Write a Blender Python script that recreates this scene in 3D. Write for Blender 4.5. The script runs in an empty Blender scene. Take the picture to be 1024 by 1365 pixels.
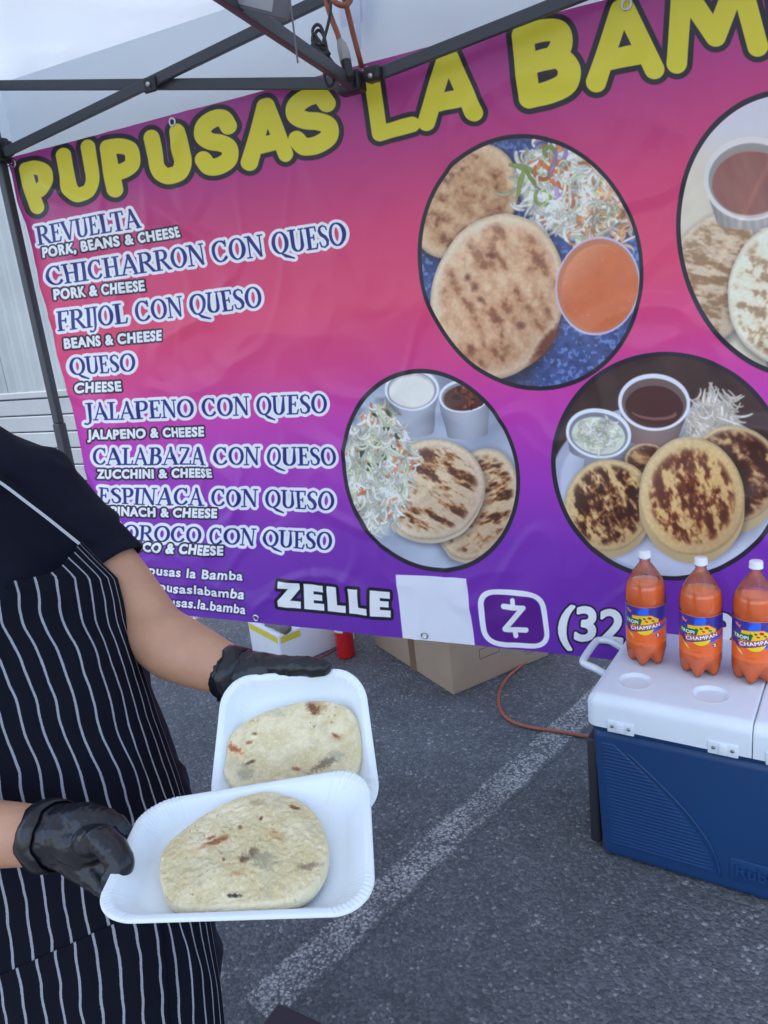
import bpy, bmesh, math, random
import numpy as np
from mathutils import Vector, Matrix, noise as mnoise
random.seed(4)
RNG = np.random.default_rng(7)
C = bpy.context.scene.collection
SC = bpy.context.scene
PI = math.pi

# ------------------------------------------------------------ camera
F, PITCH, ROLL, H = 1024.25, .2699, -.1114, 1.5377       # photo pixels, radians, metres
fwd = np.array([0, math.cos(PITCH), -math.sin(PITCH)])
_u = np.array([0, math.sin(PITCH), math.cos(PITCH)]); _r = np.array([1., 0, 0])
RT = math.cos(ROLL)*_r + math.sin(ROLL)*_u
UP = -math.sin(ROLL)*_r + math.cos(ROLL)*_u
EYE = np.array([0, 0, H])
cam_d = bpy.data.cameras.new('camera'); cam = bpy.data.objects.new('camera', cam_d); C.objects.link(cam)
M = Matrix.Identity(4)
for i in range(3):
    M[i][0] = RT[i]; M[i][1] = UP[i]; M[i][2] = -fwd[i]; M[i][3] = EYE[i]
cam.matrix_world = M
cam_d.sensor_fit = 'VERTICAL'; cam_d.sensor_height = 36; cam_d.lens = 36*F/1365
cam_d.clip_start = .02; cam_d.clip_end = 600
SC.camera = cam

# ------------------------------------------------------------ world, sun, exposure
SUN_EL, SUN_AZ = math.radians(68), math.radians(203)     # azimuth clockwise from +Y: high behind the camera
w = bpy.data.worlds.new('World'); SC.world = w; w.use_nodes = True
nt = w.node_tree; nt.nodes.clear()
sky = nt.nodes.new('ShaderNodeTexSky'); sky.sky_type = 'NISHITA'; sky.sun_disc = False
sky.sun_elevation = SUN_EL; sky.sun_rotation = SUN_AZ; sky.air_density = 1.0; sky.dust_density = 2.2; sky.ozone_density = 1.0
bg = nt.nodes.new('ShaderNodeBackground'); bg.inputs[1].default_value = .15
wo = nt.nodes.new('ShaderNodeOutputWorld')
nt.links.new(sky.outputs[0], bg.inputs[0]); nt.links.new(bg.outputs[0], wo.inputs[0])
sd = bpy.data.lights.new('sun', 'SUN'); sd.energy = 2.3; sd.angle = math.radians(.53); sd.color = (1, .95, .88)
sun = bpy.data.objects.new('sun', sd); C.objects.link(sun)
sdir = Vector((math.sin(SUN_AZ)*math.cos(SUN_EL), math.cos(SUN_AZ)*math.cos(SUN_EL), math.sin(SUN_EL)))
sun.rotation_euler = sdir.to_track_quat('Z', 'Y').to_euler(); sun.location = sdir*20
SC.view_settings.view_transform = 'Standard'; SC.view_settings.look = 'None'
SC.view_settings.exposure = 1.62; SC.view_settings.gamma = 1; SC.view_settings.use_curve_mapping = False

# ------------------------------------------------------------ geometry of the view
def at(x, y, z): return EYE + z*(fwd + RT*(x-512)/F - UP*(y-682.5)/F)
def project(P):
    q = np.asarray(P) - EYE; z = q@fwd
    return 512 + F*(q@RT)/z, 682.5 - F*(q@UP)/z
def on_plane(x, y, o, n):
    D = at(x, y, 1) - EYE; t = ((o-EYE)@n)/(D@n); return EYE + D*t
def on_z(x, y, z=0.): return on_plane(x, y, np.array([0, 0, z]), np.array([0, 0, 1.]))

# ------------------------------------------------------------ materials
def mat(name, col=(.5, .5, .5), rough=.5, metal=0, spec=.5, noise=None, bump=None, **kw):
    m = bpy.data.materials.new(name); m.use_nodes = True
    n = m.node_tree; b = n.nodes['Principled BSDF']
    b.inputs['Base Color'].default_value = (*col, 1); b.inputs['Roughness'].default_value = rough
    b.inputs['Metallic'].default_value = metal; b.inputs['Specular IOR Level'].default_value = spec
    for k, v in kw.items():
        b.inputs[k.replace('_', ' ')].default_value = v
    tc = n.nodes.new('ShaderNodeTexCoord')
    if noise:                                             # (scale, amount): uneven colour and gloss
        t = n.nodes.new('ShaderNodeTexNoise'); t.inputs['Scale'].default_value = noise[0]; t.inputs['Detail'].default_value = 5
        n.links.new(tc.outputs['Object'], t.inputs['Vector'])
        mx = n.nodes.new('ShaderNodeMix'); mx.data_type = 'RGBA'
        a = noise[1]
        mx.inputs[6].default_value = (*[c*(1-a) for c in col], 1); mx.inputs[7].default_value = (*[min(1, c*(1+a)) for c in col], 1)
        n.links.new(t.outputs[0], mx.inputs[0]); n.links.new(mx.outputs[2], b.inputs['Base Color'])
    if bump:                                              # (scale, strength, distance)
        t = n.nodes.new('ShaderNodeTexNoise'); t.inputs['Scale'].default_value = bump[0]; t.inputs['Detail'].default_value = 6
        n.links.new(tc.outputs['Object'], t.inputs['Vector'])
        bp = n.nodes.new('ShaderNodeBump'); bp.inputs['Strength'].default_value = bump[1]; bp.inputs['Distance'].default_value = bump[2]
        n.links.new(t.outputs[0], bp.inputs['Height']); n.links.new(bp.outputs[0], b.inputs['Normal'])
    return m
def img_mat(name, img, rough=.4, spec=.5, bump=None, uvname='UVMap', **kw):
    m = mat(name, rough=rough, spec=spec, bump=bump, **kw); n = m.node_tree
    t = n.nodes.new('ShaderNodeTexImage'); t.image = img; t.interpolation = 'Cubic'; t.extension = 'EXTEND'
    uv = n.nodes.new('ShaderNodeUVMap'); uv.uv_map = uvname
    n.links.new(uv.outputs[0], t.inputs[0]); n.links.new(t.outputs[0], n.nodes['Principled BSDF'].inputs['Base Color'])
    return m

# ------------------------------------------------------------ object helpers
def tag(o, label=None, cat=None, group=None, kind=None):
    if label: o['label'] = label
    if cat: o['category'] = cat
    if group: o['group'] = group
    if kind: o['kind'] = kind
    return o
def thing(name, label, cat, loc=(0, 0, 0), group=None, rz=0):
    o = bpy.data.objects.new(name, None); C.objects.link(o); o.location = loc; o.rotation_euler[2] = rz
    o.empty_display_size = .05
    return tag(o, label, cat, group)
def link(name, me, m=None, parent=None, smooth=True, world=False):
    o = bpy.data.objects.new(name, me); C.objects.link(o)
    if m is not None:
        for q in (m if isinstance(m, (list, tuple)) else [m]): me.materials.append(q)
    if smooth: me.shade_smooth()
    if parent is not None:
        o.parent = parent
        if world:                                         # vertices were written in world space
            bpy.context.view_layer.update()
            o.matrix_parent_inverse = parent.matrix_world.inverted()
    return o
def bobj(name, bm, m, parent=None, smooth=False, world=False):
    bmesh.ops.recalc_face_normals(bm, faces=bm.faces)
    me = bpy.data.meshes.new(name); bm.to_mesh(me); bm.free()
    return link(name, me, m, parent, smooth, world)
def pyobj(name, v, f, m, parent=None, smooth=True, uv=None, world=False):
    me = bpy.data.meshes.new(name); me.from_pydata([tuple(map(float, p)) for p in v], [], f); me.update()
    if uv is not None:
        l = me.uv_layers.new(name='UVMap'); vi = np.zeros(len(me.loops), int); me.loops.foreach_get('vertex_index', vi)
        l.data.foreach_set('uv', np.asarray(uv, np.float32)[vi].ravel())
    return link(name, me, m, parent, smooth, world)
def grid_faces(nu, nv, wrap=False):
    f = []
    for j in range(nv-1):
        for i in range(nu if wrap else nu-1):
            a = j*nu+i; b = j*nu+(i+1) % nu
            f.append((a, b, b+nu, a+nu))
    return f
def add_box(bm, c, s, bevel=0, mx=None, seg=2):
    r = bmesh.ops.create_cube(bm, size=1)
    vs = r['verts']
    bmesh.ops.scale(bm, vec=s, verts=vs)
    if bevel:
        es = list({e for v in vs for e in v.link_edges})
        g = bmesh.ops.bevel(bm, geom=es, offset=bevel, segments=seg, affect='EDGES', profile=.5)
        vs = list({v for f in g['faces'] for v in f.verts} | {v for v in vs if v.is_valid})
    T = Matrix.Translation(c)
    if mx is not None: T = mx @ T
    bmesh.ops.transform(bm, matrix=T, verts=vs)
    return vs
def frame_from(a, b, up=(0, 0, 1)):
    a, b = Vector(a), Vector(b); z = (b-a).normalized(); x = z.cross(Vector(up))
    if x.length < 1e-4: x = Vector((1, 0, 0))
    x.normalize(); y = z.cross(x)
    m = Matrix((x, y, z)).transposed().to_4x4(); m.translation = (a+b)/2
    return m, (b-a).length
def add_bar(bm, a, b, wx, wy, bevel=.003, up=(0, 0, 1)):
    m, L = frame_from(a, b, up); return add_box(bm, (0, 0, 0), (wx, wy, L), bevel, m)
def add_cyl(bm, a, b, r1, r2=None, seg=16, cap=True):
    m, L = frame_from(a, b)
    return bmesh.ops.create_cone(bm, cap_ends=cap, segments=seg, radius1=r1, radius2=r1 if r2 is None else r2, depth=L, matrix=m)['verts']
def lathe(prof, seg=40, mod=None):
    """profile [(r,z)...]; mod(r,z,ang)->r ; returns verts, faces, uv(angle/2pi, index)"""
    v, f, uv = [], [], []
    for j, (r, z) in enumerate(prof):
        for i in range(seg):
            a = 2*PI*i/seg; rr = mod(r, z, a) if mod else r
            zz = z
            if isinstance(rr, tuple): rr, zz = rr
            v.append((rr*math.cos(a), rr*math.sin(a), zz))
    f = grid_faces(seg, len(prof), True)
    return v, f
def catmull(P, n=8, closed=False):
    P = [np.array(p, float) for p in P]; out = []
    N = len(P)
    for i in range(N if closed else N-1):
        p0 = P[(i-1) % N] if (closed or i > 0) else P[0]*2-P[1]
        p1, p2 = P[i], P[(i+1) % N]
        p3 = P[(i+2) % N] if (closed or i+2 < N) else P[-1]*2-P[-2]
        for k in range(n):
            t = k/n
            out.append(.5*((2*p1)+(p2-p0)*t+(2*p0-5*p1+4*p2-p3)*t*t+(3*p1-p0-3*p2+p3)*t**3))
    if not closed: out.append(P[-1])
    return out
def tube(name, pts, r, m, parent=None, n=8, seg=10, world=False, smooth_pts=True):
    P = [Vector(p) for p in (catmull(pts, n) if smooth_pts else pts)]
    v, f = [], []
    nrm = None
    for i, p in enumerate(P):
        t = (P[min(i+1, len(P)-1)]-P[max(i-1, 0)]).normalized()
        if nrm is None:
            nrm = t.cross(Vector((0, 0, 1)))
            if nrm.length < .01: nrm = t.cross(Vector((1, 0, 0)))
        nrm = (nrm - t*nrm.dot(t)).normalized(); b = t.cross(nrm)
        rr = r(i/(len(P)-1)) if callable(r) else r
        for k in range(seg):
            a = 2*PI*k/seg; v.append(p+(nrm*math.cos(a)+b*math.sin(a))*rr)
    f = grid_faces(seg, len(P), True)
    f.append(tuple(range(seg))[::-1]); f.append(tuple(range((len(P)-1)*seg, len(P)*seg)))
    return pyobj(name, v, f, m, parent, True, world=world)

def blob(name, chains, m, parent, voxel=.008, smooth=4, fac=.5, disp=None):
    """chains of (point, radius); tapered capsules merged into one continuous surface"""
    bm = bmesh.new()
    for ch in chains:
        for i, (p, r) in enumerate(ch):
            rr = r if not isinstance(r, (tuple, list)) else None
            s = Matrix.Translation(Vector(p)) @ (Matrix.Diagonal((rr, rr, rr, 1)) if rr else Matrix.Diagonal((*r, 1)))
            bmesh.ops.create_icosphere(bm, subdivisions=3, radius=1, matrix=s)
            if i and rr:
                p0, r0 = ch[i-1]
                if not isinstance(r0, (tuple, list)) and (Vector(p)-Vector(p0)).length > 1e-4:
                    add_cyl(bm, p0, p, r0, rr, 20)
    me = bpy.data.meshes.new('tmp'); bm.to_mesh(me); bm.free()
    o = bpy.data.objects.new('tmp', me); C.objects.link(o)
    q = o.modifiers.new('r', 'REMESH'); q.mode = 'VOXEL'; q.voxel_size = voxel; q.use_smooth_shade = True
    q = o.modifiers.new('s', 'SMOOTH'); q.iterations = smooth; q.factor = fac
    dg = bpy.context.evaluated_depsgraph_get()
    me2 = bpy.data.meshes.new_from_object(o.evaluated_get(dg)); bpy.data.objects.remove(o); bpy.data.meshes.remove(me)
    if disp:
        n = len(me2.vertices); co = np.zeros(n*3); no = np.zeros(n*3)
        me2.vertices.foreach_get('co', co); me2.vertices.foreach_get('normal', no)
        co = co.reshape(-1, 3); no = no.reshape(-1, 3)
        for i in range(n): co[i] += no[i]*disp(co[i])
        me2.vertices.foreach_set('co', co.ravel()); me2.update()
    me2.name = name
    me2.materials.clear()
    return link(name, me2, m, parent, True, True)

# ------------------------------------------------------------ print painter (numpy)
_tab = {}
def _vn(x, y, seed):
    if seed not in _tab: _tab[seed] = np.random.default_rng(seed).random(65536).astype(np.float32)
    r = _tab[seed]; x = x.astype(np.float32); y = y.astype(np.float32)
    xf = np.floor(x); yf = np.floor(y); fx = x-xf; fy = y-yf
    xi = xf.astype(np.int32); yi = yf.astype(np.int32)
    fx = fx*fx*(3-2*fx); fy = fy*fy*(3-2*fy)
    x0 = xi & 255; x1 = (xi+1) & 255; y0 = (yi & 255) << 8; y1 = ((yi+1) & 255) << 8
    a = r.take(y0+x0); b = r.take(y0+x1); c = r.take(y1+x0); d = r.take(y1+x1)
    return (a*(1-fx)+b*fx)*(1-fy)+(c*(1-fx)+d*fx)*fy
def fbm(x, y, s, seed=0, octv=4):
    o = 0; a = .5; t = 0
    for k in range(octv):
        o = o+a*_vn(x/s*(2**k)+17.3*k, y/s*(2**k)+9.1*k, seed+k); t += a; a *= .55
    return o/t
def ss(a, b, x):
    t = np.clip((x-a)/(b-a), 0, 1); return t*t*(3-2*t)
def rgb(*c): return np.array(c, np.float32)/255
class Canvas:
    """texel grid over a rectangle o + ex*u + ey*v; X,Y are drawing coordinates of every texel"""
    def __init__(s, w, h, X, Y, inv):
        s.w, s.h, s.X, s.Y, s.inv = w, h, X.astype(np.float32), Y.astype(np.float32), inv
        s.im = np.zeros((h, w, 3), np.float32)
    def win(s, x0, y0, x1, y1, pad=2):
        q = [s.inv(x, y) for x, y in ((x0, y0), (x1, y0), (x1, y1), (x0, y1), ((x0+x1)/2, y0), ((x0+x1)/2, y1))]
        cs = [a for a, b in q]; rs = [b for a, b in q]
        c0 = max(0, int(min(cs))-pad); c1 = min(s.w, int(max(cs))+pad+1); r0 = max(0, int(min(rs))-pad); r1 = min(s.h, int(max(rs))+pad+1)
        if c1 <= c0 or r1 <= r0: return None
        return slice(r0, r1), slice(c0, c1)
    def mix(s, sl, a, col):
        a = np.clip(a, 0, 1)[..., None]
        s.im[sl] = s.im[sl]*(1-a)+np.asarray(col, np.float32)*a
    def strokes(s, lst, layers):
        """lst: polylines of (x,y,r); layers: [(grow,color)...] painted in order"""
        g = max(l[0] for l in layers)+2
        xs = [p[0] for l in lst for p in l]; ys = [p[1] for l in lst for p in l]; R = max(p[2] for l in lst for p in l)+g
        sl = s.win(min(xs)-R, min(ys)-R, max(xs)+R, max(ys)+R)
        if sl is None: return
        X, Y = s.X[sl], s.Y[sl]; D = np.full(X.shape, 1e9, np.float32)
        for l in lst:
            for (ax, ay, ar), (bx, by, br) in zip(l[:-1], l[1:]):
                dx, dy = bx-ax, by-ay; L = dx*dx+dy*dy+1e-9
                t = np.clip(((X-ax)*dx+(Y-ay)*dy)/L, 0, 1)
                D = np.minimum(D, np.hypot(X-ax-t*dx, Y-ay-t*dy)-(ar+(br-ar)*t))
        for gr, col in layers: s.mix(sl, .5-(D-gr)/s.px, col)
    def segs(s, S, layers, mask=None):
        """closed outline segments (n,4); filled even-odd, grown by layers"""
        S = np.asarray(S, float); g = max(l[0] for l in layers)+2
        sl = s.win(S[:, [0, 2]].min()-g, S[:, [1, 3]].min()-g, S[:, [0, 2]].max()+g, S[:, [1, 3]].max()+g)
        if sl is None: return
        X, Y = s.X[sl], s.Y[sl]; D = np.full(X.shape, 1e9, np.float32); ins = np.zeros(X.shape, bool)
        for ax, ay, bx, by in S:
            dx, dy = bx-ax, by-ay; L = dx*dx+dy*dy+1e-9
            t = np.clip(((X-ax)*dx+(Y-ay)*dy)/L, 0, 1)
            D = np.minimum(D, np.hypot(X-ax-t*dx, Y-ay-t*dy))
            if ay != by:
                c = (Y > ay) != (Y > by)
                ins ^= c & (X < ax+(Y-ay)*dx/dy)
        D = np.where(ins, -D, D)
        for gr, col in layers: s.mix(sl, .5-(D-gr)/s.px, col)
    def poly(s, pts, layers):
        pts = list(pts); s.segs([(*a, *b) for a, b in zip(pts, pts[1:]+pts[:1])], layers)
    def image(s, name):
        im = bpy.data.images.new(name, s.w, s.h, alpha=False)
        a = np.ones((s.h, s.w, 4), np.float32); a[..., :3] = np.clip(s.im, 0, 1)[::-1]
        im.pixels.foreach_set(a.ravel()); im.update(); im.pack(); return im
def plane_canvas(o, ex, ey, W, Hh, res):
    """canvas on a plane, row 0 at the +ey end; drawn in the coordinates of the reference view"""
    w_, h_ = int(W*res), int(Hh*res); n = np.cross(ex, ey)
    u = (np.arange(w_)+.5)/res; v = Hh-(np.arange(h_)+.5)/res
    U_, V_ = np.meshgrid(u, v)
    q = (o-EYE)[None, None]+U_[..., None]*ex+V_[..., None]*ey
    z = q@fwd; X = 512+F*(q@RT)/z; Y = 682.5-F*(q@UP)/z
    def inv(x, y):
        P = on_plane(x, y, o, n)-o; return (P@ex)*res, (Hh-P@ey)*res
    c = Canvas(w_, h_, X, Y, inv); c.px = 1.0; return c
def flat_canvas(W, Hh, res):
    w_, h_ = int(W*res), int(Hh*res)
    X, Y = np.meshgrid((np.arange(w_)+.5)/res, (np.arange(h_)+.5)/res)
    c = Canvas(w_, h_, X, Y, lambda x, y: (x*res, y*res)); c.px = 1.2/res; return c

# lettering ----------------------------------------------------
_tx = {}
def text_segs(s, shear=0, space=1.0):
    """outline segments of a line of text in em units (cap height about .73), and its width"""
    k = (s, shear, space)
    if k in _tx: return _tx[k]
    c = bpy.data.curves.new('t', 'FONT'); c.body = s; c.shear = shear; c.resolution_u = 4; c.space_character = space
    o = bpy.data.objects.new('t', c); C.objects.link(o)
    dg = bpy.context.evaluated_depsgraph_get(); me = bpy.data.meshes.new_from_object(o.evaluated_get(dg))
    bpy.data.objects.remove(o)
    bm = bmesh.new(); bm.from_mesh(me); bmesh.ops.remove_doubles(bm, verts=bm.verts, dist=1e-5)
    S = np.array([(*e.verts[0].co[:2], *e.verts[1].co[:2]) for e in bm.edges if len(e.link_faces) == 1])
    bm.free(); bpy.data.meshes.remove(me); bpy.data.curves.remove(c)
    _tx[k] = S; return S
def sans(cv, s, p0, p1, cap, layers, cap1=None, shear=0, space=1.05):
    """text from baseline point p0 to p1 (drawing units), letters cap high"""
    S = text_segs(s, shear, space); x0, x1 = S[:, [0, 2]].min(), S[:, [0, 2]].max(); ch = text_segs('H')[:, 1].max()
    p0, p1 = np.array(p0, float), np.array(p1, float); d = (p1-p0); L = np.hypot(*d); d = d/L; up = np.array([d[1], -d[0]])
    cap1 = cap1 or cap
    def T(x, y):
        t = (x-x0)/(x1-x0); q = p0[None]+d[None]*(t*L)[:, None]+up[None]*((y/ch)*(cap+(cap1-cap)*t))[:, None]; return q
    a = T(S[:, 0], S[:, 1]); b = T(S[:, 2], S[:, 3])
    cv.segs(np.hstack([a, b]), layers)
TK, TN, SR = .078, .026, .022
def _arc(cx, cy, rx, ry, a0, a1, n=14, tk=TK, tn=TN):
    o = []
    for i in range(n+1):
        a = math.radians(a0+(a1-a0)*i/n); c = abs(math.cos(a))
        o.append((cx+rx*math.cos(a), cy+ry*math.sin(a), tn+(tk-tn)*c**1.3))
    return o
def _st(x, y0=0, y1=1, r=TK): return [(x, y0+r, r), (x, y1-r, r)]
def _sf(x, y, h=.17): return [(x-h, y+(.02 if y < .5 else -.02), SR), (x+h, y+(.02 if y < .5 else -.02), SR)]
SERIF = {
 'I': (.4, [_st(.2), _sf(.2, 0), _sf(.2, 1)]),
 'H': (.95, [_st(.2), _st(.74), [(.2, .52, TN), (.74, .52, TN)], _sf(.2, 0), _sf(.2, 1), _sf(.74, 0), _sf(.74, 1)]),
 'E': (.72, [_st(.2), [(.04, .975, TN), (.6, .975, TN), (.62, .8, TN)], [(.2, .52, TN), (.48, .52, TN)], [(.49, .62, SR), (.49, .42, SR)], [(.04, .025, TN), (.6, .025, TN), (.66, .22, TN)]]),
 'F': (.68, [_st(.2), [(.04, .975, TN), (.6, .975, TN), (.62, .78, TN)], [(.2, .5, TN), (.48, .5, TN)], [(.49, .6, SR), (.49, .4, SR)], _sf(.2, 0)]),
 'L': (.68, [_st(.2), _sf(.2, 1), [(.04, .025, TN), (.58, .025, TN), (.64, .24, TN)]]),
 'T': (.78, [_st(.38), _sf(.38, 0), [(.03, .8, TN), (.05, .975, TN), (.71, .975, TN), (.73, .8, TN)]]),
 'A': (.92, [[(.12, .02, TN), (.44, .98, TN)], [(.44, .96, TK*.9), (.76, .06, TK)], [(.22, .36, TN), (.64, .36, TN)], _sf(.12, 0, .13), _sf(.78, 0, .15)]),
 'V': (.88, [[(.14, .94, TK), (.44, .06, TK*.8)], [(.46, .02, TN), (.74, .98, TN)], _sf(.12, 1, .14), _sf(.76, 1, .12)]),
 'N': (.96, [_st(.16, r=TN), _st(.78, r=TN), [(.2, .94, TK), (.76, .06, TK*.8)], _sf(.14, 0, .12), _sf(.8, 1, .12), [(.02, .98, SR), (.2, .98, SR)]]),
 'U': (.92, [[(.2, .94, TK), (.2, .32, TK)]+_arc(.46, .3, .26, .27, 180, 360)[1:]+[(.72, .98, TN)], _sf(.2, 1), _sf(.72, 1, .12)]),
 'O': (.98, [_arc(.49, .5, .38, .475, 0, 360, 28)]),
 'Q': (.98, [_arc(.49, .5, .38, .475, 0, 360, 28), [(.5, .03, TN), (.75, -.12, TK*.8), (1.15, -.26, TN)]]),
 'C': (.9, [_arc(.48, .5, .37, .475, 48, 318, 24), [(.74, .98, SR), (.75, .72, TN)], [(.76, .24, TN), (.72, .14, TN)]]),
 'R': (.9, [_st(.2), _sf(.2, 0), [(.04, .975, TN), (.42, .975, TN)]+_arc(.42, .74, .24, .235, 90, -90, 10)+[(.2, .505, TN)], [(.42, .5, TK*.7), (.78, .06, TK*.9), (.9, .02, TN)]]),
 'P': (.76, [_st(.2), _sf(.2, 0), [(.04, .975, TN), (.4, .975, TN)]+_arc(.4, .72, .25, .255, 90, -90, 10)+[(.2, .465, TN)]]),
 'B': (.8, [_st(.2), [(.04, .975, TN), (.38, .975, TN)]+_arc(.38, .76, .2, .215, 90, -90, 10)+[(.2, .54, TN), (.4, .54, TN)]+_arc(.4, .28, .26, .255, 90, -90, 10)+[(.04, .025, TN)]]),
 'S': (.66, [[(.56, .78, TN), (.52, .9, TN), (.34, .975, TN), (.16, .9, .045), (.11, .76, .065), (.2, .6, TK), (.42, .46, TK), (.54, .3, TK), (.52, .13, .055), (.34, .025, TN), (.14, .08, TN), (.08, .26, TN)]]),
 'J': (.42, [[(.22, .94, TK), (.22, .1, TK), (.18, -.12, .05), (.02, -.24, TN), (-.12, -.2, .045)], _sf(.22, 1)]),
 'Z': (.8, [[(.1, .8, TN), (.12, .975, TN), (.68, .975, TN)], [(.66, .93, TK*.8), (.14, .07, TK*.8)], [(.12, .025, TN), (.7, .025, TN), (.74, .22, TN)]]),
 ' ': (.42, []),
}
def serif(cv, s, p0, p1, cap, layers, cap1=None):
    adv = sum(SERIF[c][0] for c in s); p0, p1 = np.array(p0, float), np.array(p1, float)
    d = p1-p0; L = np.hypot(*d); d = d/L; up = np.array([d[1], -d[0]]); k = L/adv; cap1 = cap1 or cap
    x = 0; lst = []
    for c in s:
        a, st = SERIF[c]
        for l in st:
            o = []
            for (gx, gy, r) in l:
                t = (x+gx)/adv; hh = cap+(cap1-cap)*t
                q = p0+d*(x+gx)*k+up*gy*hh; o.append((q[0], q[1], r*(hh+k)/2))
            lst.append(o)
        x += a
    for g, col in layers: cv_strokes_words(cv, lst, [(g, col)])
def cv_strokes_words(cv, lst, layers): cv.strokes(lst, layers)

# ============================================================ GROUND
def ground_material():
    m = mat('asphalt', (.05, .05, .052), .85); n = m.node_tree; L = n.links; b = n.nodes['Principled BSDF']
    tc = n.nodes.new('ShaderNodeTexCoord')
    def noise(sc, det=4, rough=.6):
        t = n.nodes.new('ShaderNodeTexNoise'); t.inputs['Scale'].default_value = sc; t.inputs['Detail'].default_value = det
        t.inputs['Roughness'].default_value = rough; L.new(tc.outputs['Object'], t.inputs['Vector']); return t
    v = n.nodes.new('ShaderNodeTexVoronoi'); v.inputs['Scale'].default_value = 130; L.new(tc.outputs['Object'], v.inputs['Vector'])
    v2 = n.nodes.new('ShaderNodeTexVoronoi'); v2.inputs['Scale'].default_value = 60; L.new(tc.outputs['Object'], v2.inputs['Vector'])
    # stones: brightness of each cell
    sep = n.nodes.new('ShaderNodeSeparateColor'); L.new(v.outputs['Color'], sep.inputs[0])
    r = n.nodes.new('ShaderNodeValToRGB'); r.color_ramp.elements[0].color = (.095, .102, .112, 1); r.color_ramp.elements[1].color = (.36, .36, .36, 1)
    r.color_ramp.elements[0].position = .2
    e = r.color_ramp.elements.new(.72); e.color = (.145, .152, .165, 1); e = r.color_ramp.elements.new(.95); e.color = (.19, .195, .205, 1)
    L.new(sep.outputs[0], r.inputs[0])
    big = noise(1.6, 6); mid = noise(9, 5)
    ma = n.nodes.new('ShaderNodeMath'); ma.operation = 'MULTIPLY_ADD'; L.new(big.outputs[0], ma.inputs[0]); ma.inputs[1].default_value = .6; ma.inputs[2].default_value = .5
    mb = n.nodes.new('ShaderNodeMath'); mb.operation = 'MULTIPLY_ADD'; L.new(mid.outputs[0], mb.inputs[0]); mb.inputs[1].default_value = .7; mb.inputs[2].default_value = .55
    mc = n.nodes.new('ShaderNodeMath'); mc.operation = 'MULTIPLY'; L.new(ma.outputs[0], mc.inputs[0]); L.new(mb.outputs[0], mc.inputs[1])
    mx = n.nodes.new('ShaderNodeVectorMath'); mx.operation = 'SCALE'; L.new(r.outputs[0], mx.inputs[0]); L.new(mc.outputs[0], mx.inputs['Scale'])
    cn = noise(5, 4); vm = n.nodes.new('ShaderNodeVectorMath'); vm.operation = 'MULTIPLY_ADD'; L.new(cn.outputs['Color'], vm.inputs[0]); vm.inputs[1].default_value = (.35, .35, 0); L.new(tc.outputs['Object'], vm.inputs[2])
    vc = n.nodes.new('ShaderNodeTexVoronoi'); vc.feature = 'DISTANCE_TO_EDGE'; vc.inputs['Scale'].default_value = 1.3; L.new(vm.outputs[0], vc.inputs['Vector'])
    mr = n.nodes.new('ShaderNodeMapRange'); L.new(vc.outputs['Distance'], mr.inputs[0]); mr.inputs[1].default_value = .001; mr.inputs[2].default_value = .006; mr.inputs[3].default_value = 1.0; mr.inputs[4].default_value = 1.0
    ms_ = n.nodes.new('ShaderNodeVectorMath'); ms_.operation = 'SCALE'; L.new(mx.outputs[0], ms_.inputs[0]); L.new(mr.outputs[0], ms_.inputs['Scale'])
    L.new(ms_.outputs[0], b.inputs['Base Color'])
    # relief
    ad = n.nodes.new('ShaderNodeMath'); ad.operation = 'MULTIPLY_ADD'; L.new(v.outputs['Distance'], ad.inputs[0]); ad.inputs[1].default_value = -1.0
    L.new(noise(45, 6, .7).outputs[0], ad.inputs[2])
    ad2 = n.nodes.new('ShaderNodeMath'); ad2.operation = 'MULTIPLY_ADD'; L.new(v2.outputs['Distance'], ad2.inputs[0]); ad2.inputs[1].default_value = -.8; L.new(ad.outputs[0], ad2.inputs[2])
    bp = n.nodes.new('ShaderNodeBump'); bp.inputs['Strength'].default_value = .9; bp.inputs['Distance'].default_value = .0042
    L.new(ad2.outputs[0], bp.inputs['Height']); L.new(bp.outputs[0], b.inputs['Normal'])
    return m
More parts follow.
